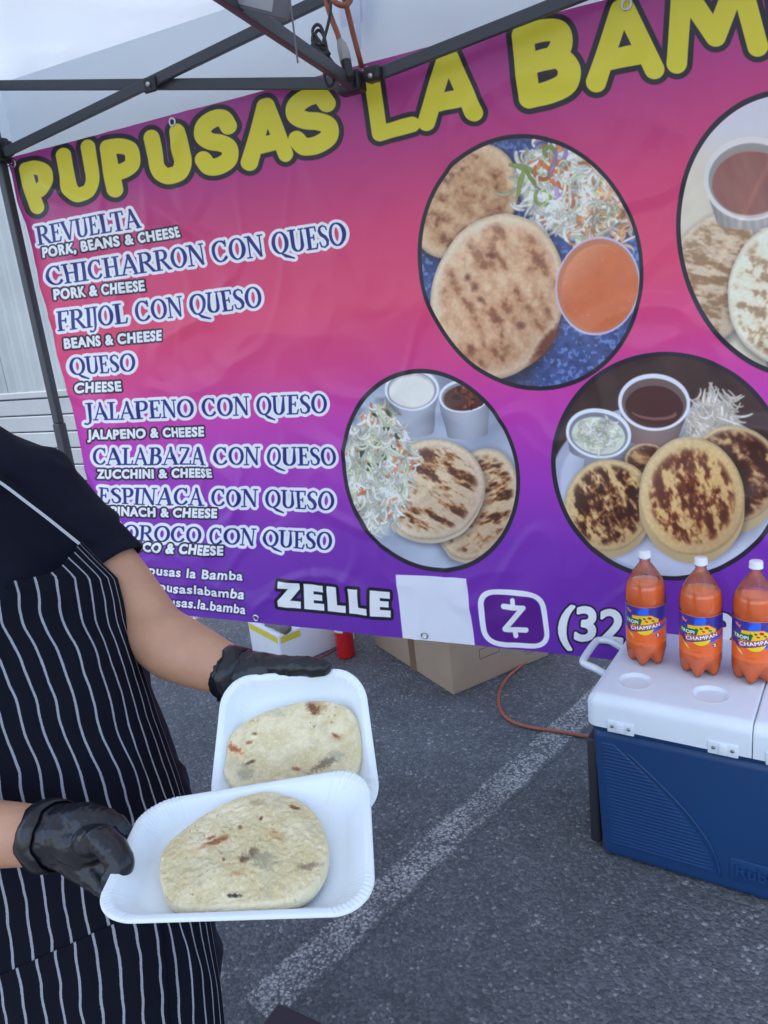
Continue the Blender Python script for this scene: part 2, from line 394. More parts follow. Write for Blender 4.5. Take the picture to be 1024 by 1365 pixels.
def line_material():
    m = ground_material(); m.name = 'worn road paint'; n = m.node_tree; L = n.links; b = n.nodes['Principled BSDF']
    tc = [q for q in n.nodes if q.type == 'TEX_COORD'][0]
    src = b.inputs['Base Color'].links[0].from_socket
    t = n.nodes.new('ShaderNodeTexNoise'); t.inputs['Scale'].default_value = 110; t.inputs['Detail'].default_value = 6; t.inputs['Roughness'].default_value = .8
    L.new(tc.outputs['Object'], t.inputs['Vector'])
    v = n.nodes.new('ShaderNodeTexVoronoi'); v.inputs['Scale'].default_value = 110; L.new(tc.outputs['Object'], v.inputs['Vector'])
    s = n.nodes.new('ShaderNodeMath'); s.operation = 'MULTIPLY_ADD'; L.new(v.outputs['Distance'], s.inputs[0]); s.inputs[1].default_value = -.3; L.new(t.outputs[0], s.inputs[2])
    w2 = n.nodes.new('ShaderNodeTexNoise'); w2.inputs['Scale'].default_value = 7; L.new(tc.outputs['Object'], w2.inputs['Vector'])
    s2 = n.nodes.new('ShaderNodeMath'); s2.operation = 'MULTIPLY_ADD'; L.new(w2.outputs[0], s2.inputs[0]); s2.inputs[1].default_value = .3; L.new(s.outputs[0], s2.inputs[2])
    # cracks
    cn = n.nodes.new('ShaderNodeTexNoise'); cn.inputs['Scale'].default_value = 12; L.new(tc.outputs['Object'], cn.inputs['Vector'])
    vm = n.nodes.new('ShaderNodeVectorMath'); vm.operation = 'MULTIPLY_ADD'; L.new(cn.outputs['Color'], vm.inputs[0]); vm.inputs[1].default_value = (.12, .12, 0); L.new(tc.outputs['Object'], vm.inputs[2])
    vc = n.nodes.new('ShaderNodeTexVoronoi'); vc.feature = 'DISTANCE_TO_EDGE'; vc.inputs['Scale'].default_value = 9; L.new(vm.outputs[0], vc.inputs['Vector'])
    cr = n.nodes.new('ShaderNodeMath'); cr.operation = 'GREATER_THAN'; L.new(vc.outputs['Distance'], cr.inputs[0]); cr.inputs[1].default_value = .014
    r = n.nodes.new('ShaderNodeValToRGB'); r.color_ramp.elements[0].position = .44; r.color_ramp.elements[1].position = .70; L.new(s2.outputs[0], r.inputs[0])
    uvn = n.nodes.new('ShaderNodeUVMap'); uvn.uv_map = 'UVMap'; sx = n.nodes.new('ShaderNodeSeparateXYZ'); L.new(uvn.outputs[0], sx.inputs[0])
    def mth(op, a, b2=None, c2=None):
        q = n.nodes.new('ShaderNodeMath'); q.operation = op
        for i, z in enumerate((a, b2, c2)):
            if z is not None:
                if isinstance(z, float): q.inputs[i].default_value = z
                else: L.new(z, q.inputs[i])
        return q.outputs[0]
    ed = mth('MULTIPLY', mth('MAXIMUM', mth('SUBTRACT', mth('ABSOLUTE', mth('SUBTRACT', sx.outputs[1], .5)), .36), 0.0), -2.4)
    L.new(mth('ADD', s2.outputs[0], ed), r.inputs[0])
    mu = n.nodes.new('ShaderNodeMath'); mu.operation = 'MULTIPLY'; L.new(r.outputs[0], mu.inputs[0]); L.new(cr.outputs[0], mu.inputs[1])
    mx = n.nodes.new('ShaderNodeMix'); mx.data_type = 'RGBA'; L.new(mu.outputs[0], mx.inputs[0]); L.new(src, mx.inputs[6]); mx.inputs[7].default_value = (.50, .495, .48, 1)
    L.new(mx.outputs[2], b.inputs['Base Color'])
    return m
bm = bmesh.new(); bmesh.ops.create_grid(bm, x_segments=4, y_segments=4, size=200)
tag(bobj('ground', bm, ground_material()), 'dark grey coarse asphalt of the parking lot', 'ground', kind='structure')
# painted parking line with uneven edges
A_, B_ = on_z(352, 1338), on_z(752, 972)
dl = (B_-A_)/np.linalg.norm(B_-A_); nl = np.array([-dl[1], dl[0], 0])
v, f = [], []; N = 220; WL = .067
for i in range(N):
    s = -.02+i*(2.6/(N-1)); p = A_+dl*s
    e1 = WL+.004*math.sin(i*.23)+.004*(random.random()-.5); e2 = WL+.004*(random.random()-.5)+.004*math.sin(i*.37)
    v += [tuple(p+nl*e1+[0, 0, .0012]), tuple(p-nl*e2+[0, 0, .0012])]
f = [(2*i, 2*i+1, 2*i+3, 2*i+2) for i in range(N-1)]
tag(pyobj('parking_line', v, f, line_material(), smooth=False, uv=[(i//2/N, i % 2) for i in range(2*N)]), 'worn and cracked white painted parking line on the asphalt', 'road marking', kind='structure')

# ============================================================ BANNER FRAME OF REFERENCE
YAW = -.4753; BO = np.array([-1.1813, 3.0825, 0.]); BD = np.array([math.cos(YAW), math.sin(YAW), 0]); BN = np.array([BD[1], -BD[0], 0.])
BW, BZ0, BZ1 = 2.867, .3962, 2.1769; BH = BZ1-BZ0; ZUP = np.array([0, 0, 1.])
def onb(x, y, off=0.): return on_plane(x, y, BO+BN*off, BN)
def bp(u, z, off=0.): return BO+BD*u+BN*off+ZUP*z

# ============================================================ BACKGROUND WALL
wall_m = mat('weathered corrugated sheet', (.19, .225, .25), .45, spec=.4, noise=(.9, .42), bump=(8, .15, .01))
wo_ = bp(0, 0, -3.6)
def corr(name, u0, u1, z0, z1, vert, m, off, parent, pitch=.2, dep=.03):
    v = []; 
    if vert:
        us = np.arange(u0, u1, pitch/8); nu = len(us)
        for z in (z0, (z0+z1)/2, z1):
            for k, u in enumerate(us):
                ph = (k % 8)/8; d = dep*(1 if ph < .3 else (0 if .45 < ph < .85 else .5))
                v.append(wo_+BD*u+BN*(off+d)+ZUP*z)
        return pyobj(name, v, grid_faces(nu, 3), m, parent, False)
    zs = np.arange(z0, z1, pitch/8); 
    for k, z in enumerate(zs):
        ph = (k % 8)/8; d = dep*(1 if ph < .5 else (0 if .6 < ph < .9 else .5))
        for u in (u0, u1): v.append(wo_+BD*u+BN*(off+d)+ZUP*z)
    return pyobj(name, v, grid_faces(2, len(zs)), m, parent, False)
wt = thing('metal_wall', 'pale corrugated metal wall behind the canopy on the left', 'wall')
for k in range(17):
    u0 = -12.9+k*1.0
    corr('panel', u0, u0+1.0, .95, 4.2, True, wall_m, .0, wt)
slat_m = mat('grey slats', (.20, .225, .25), .5, noise=(3, .2))
for k in range(5):
    bm = bmesh.new(); c = wo_+BD*-4.4+BN*.02+ZUP*(.1+.18*k)
    mx = Matrix.Translation(Vector(c)) @ Matrix.Rotation(YAW, 4, 'Z')
    add_box(bm, (0, 0, 0), (17, .05, .172), .012, mx); bobj('slat', bm, slat_m, wt)
bm = bmesh.new(); mx = Matrix.Translation(Vector(wo_+BD*-4.4+BN*.01+ZUP*.95)) @ Matrix.Rotation(YAW, 4, 'Z')
add_box(bm, (0, 0, 0), (17, .09, .07), .01, mx); bobj('rail', bm, slat_m, wt)
bm = bmesh.new(); mx = Matrix.Translation(Vector(wo_+BD*-4.4-BN*.12+ZUP*2.1)) @ Matrix.Rotation(YAW, 4, 'Z')
add_box(bm, (0, 0, 0), (17, .1, 4.2), 0, mx); bobj('backing', bm, slat_m, wt)

# ============================================================ CANOPY
frame_m = mat('charcoal powder coated steel', (.045, .05, .06), .42, spec=.5, bump=(300, .08, .001))
brk_m = mat('black nylon fitting', (.018, .018, .022), .45)
bolt_m = mat('zinc bolt', (.6, .6, .6), .35, metal=1)
fab = mat('white canopy fabric', (.89, .94, .96), .75, spec=.25, bump=(14, .12, .02))
n = fab.node_tree; b = n.nodes['Principled BSDF']; tr = n.nodes.new('ShaderNodeBsdfTranslucent'); tr.inputs[0].default_value = (.66, .75, .84, 1)
ms = n.nodes.new('ShaderNodeMixShader'); ms.inputs[0].default_value = .24
n.links.new(b.outputs[0], ms.inputs[1]); n.links.new(tr.outputs[0], ms.inputs[2]); n.links.new(ms.outputs[0], n.nodes['Material Output'].inputs[0])
can = thing('canopy_tent', 'white pop-up canopy tent with charcoal steel frame over the stall', 'canopy')
SQ = BW+.12; EZ = 2.47; PZ = 3.25
def cpt(u, w_, z): return bp(u-.06, z)+BN*w_       # canopy square coordinates
def folds(p):
    q = Vector(p); r = 1-abs(mnoise.noise(Vector((q.x*2.2+q.z*3, q.y*2.2-q.z*2, q.z*2))))
    return .016*mnoise.noise(q*2.3)+.006*mnoise.noise(q*6.1)+.012*max(0, r-.8)/.2
OUT = -.13
Qc = [(-.1, OUT), (SQ+.1, OUT), (SQ+.1, SQ-.1), (-.1, SQ-.1)]
ctr = cpt(SQ/2, SQ/2-.1, PZ)
for k in range(4):                                       # four roof slopes
    (a0, b0), (a1, b1) = Qc[k], Qc[(k+1) % 4]; v = []; n1 = 60
    for j in range(n1):
        t = j/(n1-1)
        for i in range(n1):
            s = i/(n1-1); e = cpt(a0+(a1-a0)*s, b0+(b1-b0)*s, EZ)
            p = e*(1-t)+ctr*t; sag = -.07*math.sin(PI*t)*(1-t)
            wr = folds(p)*(1-t*.5); rad = .010*math.sin(s*38+2*mnoise.noise(Vector((s*6, t*2, k))))*math.exp(-8*min(s, 1-s))*(1-t)
            v.append(p+ZUP*((sag+wr+rad) if 0 < t else 0))
    pyobj('roof_panel', v, grid_faces(n1, n1), fab, can)
for k in range(4):                                       # hanging valances
    (a0, b0), (a1, b1) = Qc[k], Qc[(k+1) % 4]; v = []; n1, n2 = 120, 10
    zb = 2.16 if k != 2 else 2.24
    for j in range(n2):
        t = j/(n2-1)
        for i in range(n1):
            s = i/(n1-1); p = cpt(a0+(a1-a0)*s, b0+(b1-b0)*s, EZ+(zb-EZ)*t)
            out = BN*(-1 if k == 0 else 1 if k == 2 else 0)+BD*(1 if k == 1 else -1 if k == 3 else 0)
            p = p+out*((.02+folds(p)*.8+.006*math.sin(s*46+mnoise.noise(Vector((s*9, k, 1)))*4))*t*(min(1, s*20)*min(1, (1-s)*20)))
            v.append(p)
    pyobj('valance', v, grid_faces(n1, n2), fab, can)
def post(u, w_, name='post'):
    bm = bmesh.new(); mx = Matrix.Translation(Vector(cpt(u, w_, 0))) @ Matrix.Rotation(YAW, 4, 'Z')
    add_box(bm, (0, 0, .62), (.038, .038, 1.16), .006, mx); o = bobj(name, bm, frame_m, can)
    bm = bmesh.new(); add_box(bm, (0, 0, 1.82), (.031, .031, 1.24), .004, mx); bobj('inner_post', bm, frame_m, can)
    bm = bmesh.new(); add_box(bm, (0, 0, .012), (.1, .1, .016), .003, mx); bobj('foot_plate', bm, frame_m, can)
    bm = bmesh.new(); add_box(bm, (0, 0, 2.2), (.066, .066, .085), .01, mx); add_box(bm, (.04, 0, 2.2), (.05, .03, .05), .006, mx); bobj('slider_bracket', bm, brk_m, can)
    bm = bmesh.new(); add_box(bm, (0, 0, 2.42), (.062, .062, .075), .01, mx); bobj('top_bracket', bm, brk_m, can)
PW = .03
for u, w_ in ((0, PW), (SQ, PW), (SQ, SQ-.2), (0, SQ-.2)): post(u, w_)
def bar(a, b, wx=.016, wy=.032, nm='truss_bar'):
    bm = bmesh.new(); add_bar(bm, a, b, wx, wy, .003); return bobj(nm, bm, frame_m, can)
OFF = .045
J1 = onb(474, 112, OFF)                                  # lower middle joint
X1 = onb(199, 113, OFF)
a0 = onb(-6, 114, OFF); bar(a0, J1+BD*.01)
s0 = onb(8, 203, OFF+.02); t0 = onb(436, -4, OFF+.02); bar(s0, s0+(t0-s0)*1.08)
t1 = onb(762, -2, OFF+.02); J2 = onb(492, 104, OFF+.02); bar(J2, J2+(t1-J2)*2.5)
us0 = s0+(t0-s0)*1.08; bar(us0+BD*.02, bp(SQ-.08, 2.2, OFF))
ga = Vector(onb(200, 113, OFF+.032)); mx0 = Matrix.Rotation(YAW, 4, 'Z')
bm = bmesh.new(); add_box(bm, (0, 0, 0), (.05, .012, .045), .006, Matrix.Translation(ga) @ mx0)
bobj('cross_bracket', bm, brk_m, can)
bm = bmesh.new(); add_box(bm, (0, 0, 0), (.05, .012, .045), .006, Matrix.Translation(Vector(onb(200, 113, OFF-.02))) @ mx0); bobj('cross_bracket', bm, brk_m, can)
bm = bmesh.new(); add_cyl(bm, ga+Vector(BN)*.004, ga+Vector(BN)*.012, .007); bobj('bolt', bm, bolt_m, can, True)
# middle joint fitting
jc = Vector(onb(468, 111, OFF+.03))
bm = bmesh.new(); add_box(bm, (0, 0, 0), (.075, .05, .055), .008, Matrix.Translation(jc) @ mx0)
add_box(bm, (.072, .0, .008), (.05, .04, .038), .008, Matrix.Translation(jc) @ mx0); bobj('joint_fitting', bm, brk_m, can)
for dx in (-.018, .072):
    bm = bmesh.new(); q = jc+Vector(BD)*dx+Vector(BN)*.021; add_cyl(bm, q, q+Vector(BN)*.006, .006); bobj('bolt', bm, bolt_m, can, True)
# inner truss running towards the middle of the roof
I0 = at(470, 112, 2.12); I1 = at(290, -12, 1.42); I2 = I0+(I1-I0)*1.75
bar(I0, I2, .018, .034)
hub = cpt(SQ/2, SQ/2-.1, 2.16)
bar(I2, hub, .018, .034)
for (u, w_) in ((SQ/2, SQ-.2), (0.02, SQ/2), (SQ-.02, SQ/2)): bar(cpt(u, w_, 2.2), hub, .018, .034)
for (u, w_, u2, w2) in ((0, .05, 0, SQ-.22), (SQ, .05, SQ, SQ-.22), (.05, SQ-.2, SQ-.05, SQ-.2)):
    m_ = ((u+u2)/2, (w_+w2)/2)
    bar(cpt(u, w_, 2.42), cpt(*m_, 2.13)); bar(cpt(u, w_, 2.2), cpt(*m_, 2.42))
    bar(cpt(u2, w2, 2.42), cpt(*m_, 2.13)+BD*.002+BN*.002); bar(cpt(u2, w2, 2.2), cpt(*m_, 2.42)+BD*.002+BN*.002)
bm = bmesh.new(); add_cyl(bm, hub-ZUP*.05, ctr-ZUP*.03, .017); bobj('centre_pole', bm, frame_m, can, True)
# pale patch stitched on the roof fabric
pa = [onb(448, -40, -.1), onb(492, -40, -.1), onb(488, 27, -.1), onb(455, 38, -.1)]
patch_m = mat('pale blue tape patch', (.62, .68, .84), .5)
pyobj('patch', [tuple(q) for q in pa], [(0, 1, 2, 3)], patch_m, can, False)
pa = [onb(474, -40, -.098), onb(480, -40, -.098), onb(482, 66, -.098), onb(475, 66, -.098)]
pyobj('patch', [tuple(q) for q in pa], [(0, 1, 2, 3)], patch_m, can, False)

# ============================================================ BANNER PRINT
UL = .062
cv = plane_canvas(BO-BD*UL+ZUP*BZ0, BD, ZUP, BW+UL, BH, 1160)
X, Y = cv.X, cv.Y
vv = 1-(np.arange(cv.h)[:, None]+.5)/cv.h*np.ones((1, cv.w)); vv = 1-vv       # 0 top .. 1 bottom
uu = ((np.arange(cv.w)+.5)/cv.w)[None]*np.ones((cv.h, 1))
stops = [(0, (158, 62, 130)), (.10, (176, 60, 126)), (.24, (210, 68, 114)), (.36, (222, 74, 112)), (.47, (214, 68, 134)), (.56, (196, 62, 166)), (.68, (160, 58, 176)), (.8, (122, 52, 168)), (1, (104, 48, 160))]
vs_ = vv+.03*(uu-.5)
for c in range(3): cv.im[..., c] = np.interp(vs_, [s[0] for s in stops], [s[1][c]/255 for s in stops])
del vv, uu, vs_
# white hem left edge
DARK = rgb(44, 38, 50); YEL = rgb(214, 200, 58); NAVY = rgb(36, 38, 116); WHT = rgb(250, 250, 255); BLK = rgb(28, 26, 40)
# --- title, letter by letter: bottom-left, bottom-right, top-left of the centre lines
def sm(pts, n=6):
    return [tuple(p) for p in catmull(pts, n)]
BUB = {
 'P': [[(0, 0), (0, 1)], sm([(0, 1), (.55, .98), (.95, .86), (1, .68), (.88, .5), (.5, .4), (0, .38)])],
 'U': [sm([(0, 1), (0, .6), (.02, .25), (.22, .04), (.5, 0), (.78, .04), (.98, .25), (1, .6), (1, 1)])],
 'S': [sm([(.95, .78), (.78, .97), (.45, 1), (.12, .9), (.06, .7), (.3, .55), (.66, .46), (.93, .32), (.9, .1), (.55, 0), (.2, .03), (.02, .2)])],
 'A': [[(0, 0), (.46, 1)], [(.54, 1), (1, 0)], [(.2, .28), (.8, .28)], [(.46, 1), (.54, 1)]],
 'L': [[(0, 1), (0, 0)], [(0, 0), (1, 0)]],
 'B': [[(0, 0), (0, 1)], sm([(0, 1), (.5, 1), (.85, .93), (.88, .72), (.7, .55), (.45, .53), (0, .53)]), sm([(.45, .53), (.8, .5), (1, .3), (.9, .08), (.5, 0), (0, 0)])],
 'M': [[(0, 0), (.15, 1)], [(.15, 1), (.5, .25)], [(.5, .25), (.85, 1)], [(.85, 1), (1, 0)]],
}
title = [  # char, bottom-left, bottom-right, top-left, radius
 ('P', (50, 276), (73, 270), (36, 226), 9.5), ('U', (97, 264), (129, 253), (86, 207), 10), ('P', (156, 253), (186, 247), (144, 197), 10.5),
 ('U', (215, 238), (250, 230), (203, 184), 11), ('S', (273, 226), (311, 217), (268, 163), 11.5), ('A', (333, 217), (381, 205), (331, 148), 11),
 ('S', (398, 200), (444, 188), (391, 135), 12), ('L', (506, 178), (550, 166), (496, 106), 10.5), ('A', (569, 163), (632, 150), (566, 84), 12),
 ('B', (706, 130), (762, 117), (697, 48), 15), ('A', (795, 110), (872, 92), (792, 22), 13.5), ('M', (902, 84), (1010, 62), (893, -14), 14),
 ('B', (1052, 56), (1128, 38), (1040, -55), 20), ('A', (1175, 26), (1270, 4), (1168, -88), 17)]
_sv = cv.px
lay = []
for ch, bl, br, tl, r in title:
    bl, br, tl = map(np.array, (bl, br, tl)); ex = br-bl; ey = tl-bl
    lay.append([[(*(bl+ex*x+ey*y), r) for x, y in st] for st in BUB[ch]])
for L_ in lay: cv.strokes(L_, [(6.5 if L_[0][0][0] < 600 else 7.5, DARK)])
for L_ in lay: cv.strokes(L_, [(0, YEL)])
# --- menu
menu = [("REVUELTA", (51, 327), (189, 303), 25, 26), ("CHICHARRON CON QUESO", (66, 381), (466, 326), 25, 31), ("FRIJOL CON QUESO", (81, 441), (351, 409), 26, 28),
 ("QUESO", (95, 500), (184, 494), 23, 24), ("JALAPENO CON QUESO", (117, 560), (438, 550), 23, 26), ("CALABAZA CON QUESO", (124, 619), (450, 620), 22, 25),
 ("ESPINACA CON QUESO", (133, 670), (447, 679), 21, 25), ("LOROCO CON QUESO", (150, 718), (443, 733), 20, 24)]
for s, a, b_, c0, c1 in menu: serif(cv, s, a, b_, c0, [(4.3, WHT), (0.3, NAVY)], c1)
sub = [("PORK, BEANS & CHEESE", (59, 343), (242, 315), 12.5), ("PORK & CHEESE", (75, 399), (193, 387), 13), ("BEANS & CHEESE", (90, 464), (216, 453), 12.5),
 ("CHEESE", (103, 523), (164, 520), 12), ("JALAPENO & CHEESE", (118, 585), (271, 581), 11.5), ("ZUCCHINI & CHEESE", (131, 637), (282, 636), 11),
 ("SPINACH & CHEESE", (141, 686), (288, 690), 11), ("LOROCO & CHEESE", (148, 731), (296, 740), 11.5)]
for s, a, b_, c0 in sub: sans(cv, s, a, b_, c0, [(3.1, BLK), (1.0, WHT)], space=1.16)
for s, a, b_ in (("Pupusas la Bamba", (180, 763), (322, 774)), ("pupusaslabamba", (193, 784), (325, 798)), ("pupusas.la.bamba", (200, 803), (327, 818))):
    sans(cv, s, a, b_, 11.5, [(2.4, rgb(50, 30, 80)), (.6, WHT)], space=1.1)
# --- ZELLE in heavy block letters
def block(cv, polys, p0, p1, hl, layers):
    wtot = sum(w_ for w_, _ in polys)+.14*(len(polys)-1); p0, p1 = np.array(p0, float), np.array(p1, float); d = (p1-p0)/wtot
    hl = np.array(hl, float); x = 0
    Q = []
    for w_, P in polys: Q.append([tuple(p0+d*(x+a)+hl*b) for a, b in P]); x += w_+.14
    for g, col in layers:
        for q in Q: cv.poly(q, [(g, col)])
ZP = (.78, [(0, 0), (.78, 0), (.78, .26), (.4, .26), (.76, .78), (.76, 1), (.03, 1), (.03, .75), (.38, .75), (0, .22)])
EP = (.68, [(0, 0), (.68, 0), (.68, .25), (.32, .25), (.32, .39), (.62, .39), (.62, .61), (.32, .61), (.32, .75), (.67, .75), (.67, 1), (0, 1)])
LP = (.62, [(0, 0), (.62, 0), (.62, .26), (.32, .26), (.32, 1), (0, 1)])
block(cv, [ZP, EP, LP, LP, EP], (371, 808), (521, 822), (-1, -33), [(4.5, BLK), (.4, WHT)])
# --- white card (code left out)
cv.poly([(528, 765.5), (622.5, 770), (633.5, 862.5), (538, 854)], [(0, rgb(224, 224, 238))])
# --- pay symbol
def rrect(cs, r=.2):
    c = [np.array(q, float) for q in cs]; o = []
    for i in range(4):
        p, q, s_ = c[i-1], c[i], c[(i+1) % 4]; a = q+(p-q)*r; e = q+(s_-q)*r
        for k in range(9):
            t = k/8; o.append(tuple((1-t)**2*a+2*t*(1-t)*q+t*t*e))
    return o
cv.poly(rrect([(636, 783), (726, 787), (735, 866), (643, 860)], .32), [(0, WHT)])
cv.poly(rrect([(644, 790.5), (719, 794), (727.5, 859), (650.5, 853.5)], .26), [(0, rgb(92, 34, 132))])
cv.strokes([[(672, 807, 3.6), (698, 809, 3.6)], [(697, 810, 3.6), (674, 837, 3.6)], [(674, 837.5, 3.6), (701, 839.5, 3.6)], [(684, 799, 3.2), (685, 806, 3.2)], [(687, 840, 3.2), (688, 847, 3.2)]], [(0, WHT)])
# --- phone number as far as it can be read
sans(cv, "(32", (745, 850), (829, 856), 42, [(4.5, BLK), (2.2, WHT)], space=1.0)
sans(cv, "9", (946, 862), (975, 864), 44, [(4.5, BLK), (2.2, WHT)])

# --- food pictures ------------------------------------------------
def ell(cx, cy, a, b, rot=0):
    c, s = math.cos(math.radians(rot)), math.sin(math.radians(rot))
    def f(X, Y): 
        x, y = X-cx, Y-cy; return np.hypot((x*c+y*s)/a, (-x*s+y*c)/b)
    return f
class Pic:
    def __init__(s, cv, cx, cy, a, b, rot, seed, border=7, pts=None):
        s.cv = cv; R = max(a, b)+border+4; s.sl = cv.win(cx-R, cy-R, cx+R, cy+R); s.X, s.Y = cv.X[s.sl], cv.Y[s.sl]
        s.buf = cv.im[s.sl].copy(); s.E = ell(cx, cy, a, b, rot)(s.X, s.Y); s.a = min(a, b); s.border = border; s.seed = seed
        s.cx, s.cy, s.aa, s.bb = cx, cy, a, b
    def mix(s, m, col):
        m = np.clip(m, 0, 1)[..., None]; s.buf = s.buf*(1-m)+np.asarray(col, np.float32)*m
    def n(s, sc, seed, rot=0, st=1):
        c, q = math.cos(math.radians(rot)), math.sin(math.radians(rot)); x, y = s.X*c+s.Y*q, -s.X*q+s.Y*c
        if sc < 6: return fbm(x/st, y, sc, s.seed*50+seed, 3)
        q = fbm(x[::2, ::2]/st, y[::2, ::2], sc, s.seed*50+seed, 3)
        return np.repeat(np.repeat(q, 2, 0), 2, 1)[:x.shape[0], :x.shape[1]]
    def fill(s, c0, c1, sc=20, seed=0):
        t = s.n(sc, seed)[..., None]; s.buf = np.broadcast_to(rgb(*c0)*(1-t)+rgb(*c1)*t, s.buf.shape).copy()
    def ellipse(s, cx, cy, a, b, rot, col, soft=.8, wob=0, seed=0):
        e = ell(cx, cy, a, b, rot)(s.X, s.Y)
        if wob: e = e+wob*(s.n(min(a, b)*.7, 90+seed)-.5)
        m = np.clip((1-e)*min(a, b)/soft+.5, 0, 1); s.mix(m, rgb(*col)); return e, m
    def shadow(s, cx, cy, a, b, rot, k=.5, soft=8):
        e = ell(cx, cy, a, b, rot)(s.X, s.Y); s.mix(ss(1+soft/min(a, b), 1-soft/min(a, b), e)*k, rgb(30, 24, 26))
    def pupusa(s, cx, cy, a, b, rot, base, edge, char, thr=.55, rim=.84, sc=14, seed=0, crot=30, st=2.2, dark=(70, 30, 18), amt=.9, thick=0, sf=1):
        s.shadow(cx+2, cy+5, a*1.03, b*1.03, rot, .55)
        if thick:
            e, m = s.ellipse(cx, cy+thick, a, b, rot, [c*.86 for c in edge], wob=.05, seed=seed)
        e, m = s.ellipse(cx, cy, a, b, rot, base, wob=.05, seed=seed)
        t = s.n(9, seed+1); s.mix(m*(t-.3)*.7, rgb(*edge))
        s.mix(m*ss(rim-.12, 1.0, e)*.75, rgb(*edge))
        s.mix(m*ss(.93, 1.0, e)*.35, rgb(120, 90, 60))
        q = .6*s.n(sc, seed+2, crot, st)+.4*s.n(sc*.35, seed+3, crot, st*.8)+.06*np.cos((s.X*math.cos(math.radians(crot+90))+s.Y*math.sin(math.radians(crot+90)))*.28)
        ins = ss(rim+.06, rim-.12, e)
        s.mix(m*ins*ss(thr-.1*sf, thr+.02*sf, q)*.6*amt, rgb(*char)); s.mix(m*ins*ss(thr, thr+.07*sf, q)*amt, rgb(*char)*.8)
        s.mix(m*ins*ss(thr+.06, thr+.15*sf, q)*amt, rgb(*dark)); s.mix(m*ss(-.2, 1.1, ((s.X-cx)+(s.Y-cy))/(a+b))*.30, rgb(90, 56, 40)); s.mix(m*ss(-.1, 1.0, -((s.X-cx)+(s.Y-cy))/(a+b))*.25, rgb(255, 244, 222))
        g = s.n(3, seed+5); s.buf *= (1+(g-.5)*.14*m)[..., None]
    def cup(s, cx, cy, a, b, h, fill, wall=(196, 198, 208), rim=(232, 234, 242), taper=.8, rot=0, seed=0, depth=.82, rib=False, off=3):
        n_ = 24; dx, dy = -math.sin(math.radians(rot))*h, math.cos(math.radians(rot))*h
        yy = np.clip(((s.X-cx)*dx+(s.Y-cy)*dy)/(h*h), -1, 1.3); xx = ((s.X-cx)*dy-(s.Y-cy)*dx)/h
        wd = a*(1-(1-taper)*yy); body = (np.abs(xx) < wd) & (yy > 0) & (yy < 1+.28*b/h*np.sqrt(np.clip(1-(xx/np.maximum(wd, 1))**2, 0, 1)))
        col = rgb(*wall)[None, None]*(1-.35*np.abs(xx/a)**2-.12*yy)[..., None]
        if rib: col = col*(1+.06*np.sin(np.arcsin(np.clip(xx/a, -1, 1))*34))[..., None]
        s.buf = np.where(body[..., None], col, s.buf)
        s.ellipse(cx, cy, a, b, rot, rim); s.ellipse(cx, cy+1, a*.9, b*.86, rot, [c*.72 for c in wall])
        e, m = s.ellipse(cx, cy+off, a*depth, b*depth*.92, rot, fill, 1.5, .03, seed); return e, m
    def slaw(s, cx, cy, a, b, n_, cols, seed, L=(10, 24), r=(.8, 1.7), rot=0, ang=None):
        R = np.random.default_rng(seed); w_ = s.cv; full = w_.im; keep = full[s.sl].copy(); full[s.sl] = s.buf
        for k in range(n_):
            t = R.random()*2*PI; q = math.sqrt(R.random()); c, sn = math.cos(math.radians(rot)), math.sin(math.radians(rot))
            ex, ey = q*math.cos(t)*a, q*math.sin(t)*b; x, y = cx+ex*c-ey*sn, cy+ex*sn+ey*c
            th = R.random()*2*PI if ang is None else math.radians(ang)+R.normal()*.5
            l = R.uniform(*L); cu = R.normal()*.9; p = []
            rr = R.uniform(*r)
            for i in range(7):
                u = i/6; p.append((x, y, rr*(.5+math.sin(PI*u)*.5))); x += math.cos(th)*l/6; y += math.sin(th)*l/6; th += cu/6*2
            col = np.array(cols[R.integers(len(cols))], float)*R.uniform(.82, 1.04)
            w_.strokes([p], [(.5, np.clip(col/255*.74, 0, 1)), (0, np.clip(col/255, 0, 1))])
        s.buf = full[s.sl].copy(); full[s.sl] = keep
        if n_ > 80: s.buf *= (1+(ell(cx, cy, a*1.1, b*1.1, rot)(s.X, s.Y) < 1)*(s.n(13, seed+60)-.48)*.5)[..., None]
    def done(s, lift=0., veil=None):
        im = s.buf
        for ax in (0, 1, 0, 1, 0, 1): im = .5*im+.25*np.roll(im, 1, ax)+.25*np.roll(im, -1, ax)
        if veil is not None: im = im*(1-veil[1])+rgb(*veil[0])*veil[1]
        a = s.a; cv = s.cv
        cv.mix(s.sl, (1-s.E)*a+s.border*0+.5+s.border, DARK)
        m = np.clip((1-s.E)*a+.5, 0, 1)[..., None]; cv.im[s.sl] = cv.im[s.sl]*(1-m)+im*m
CAB = [(244, 240, 220), (228, 230, 198), (250, 247, 236), (212, 216, 172), (236, 226, 208), (246, 240, 224)]
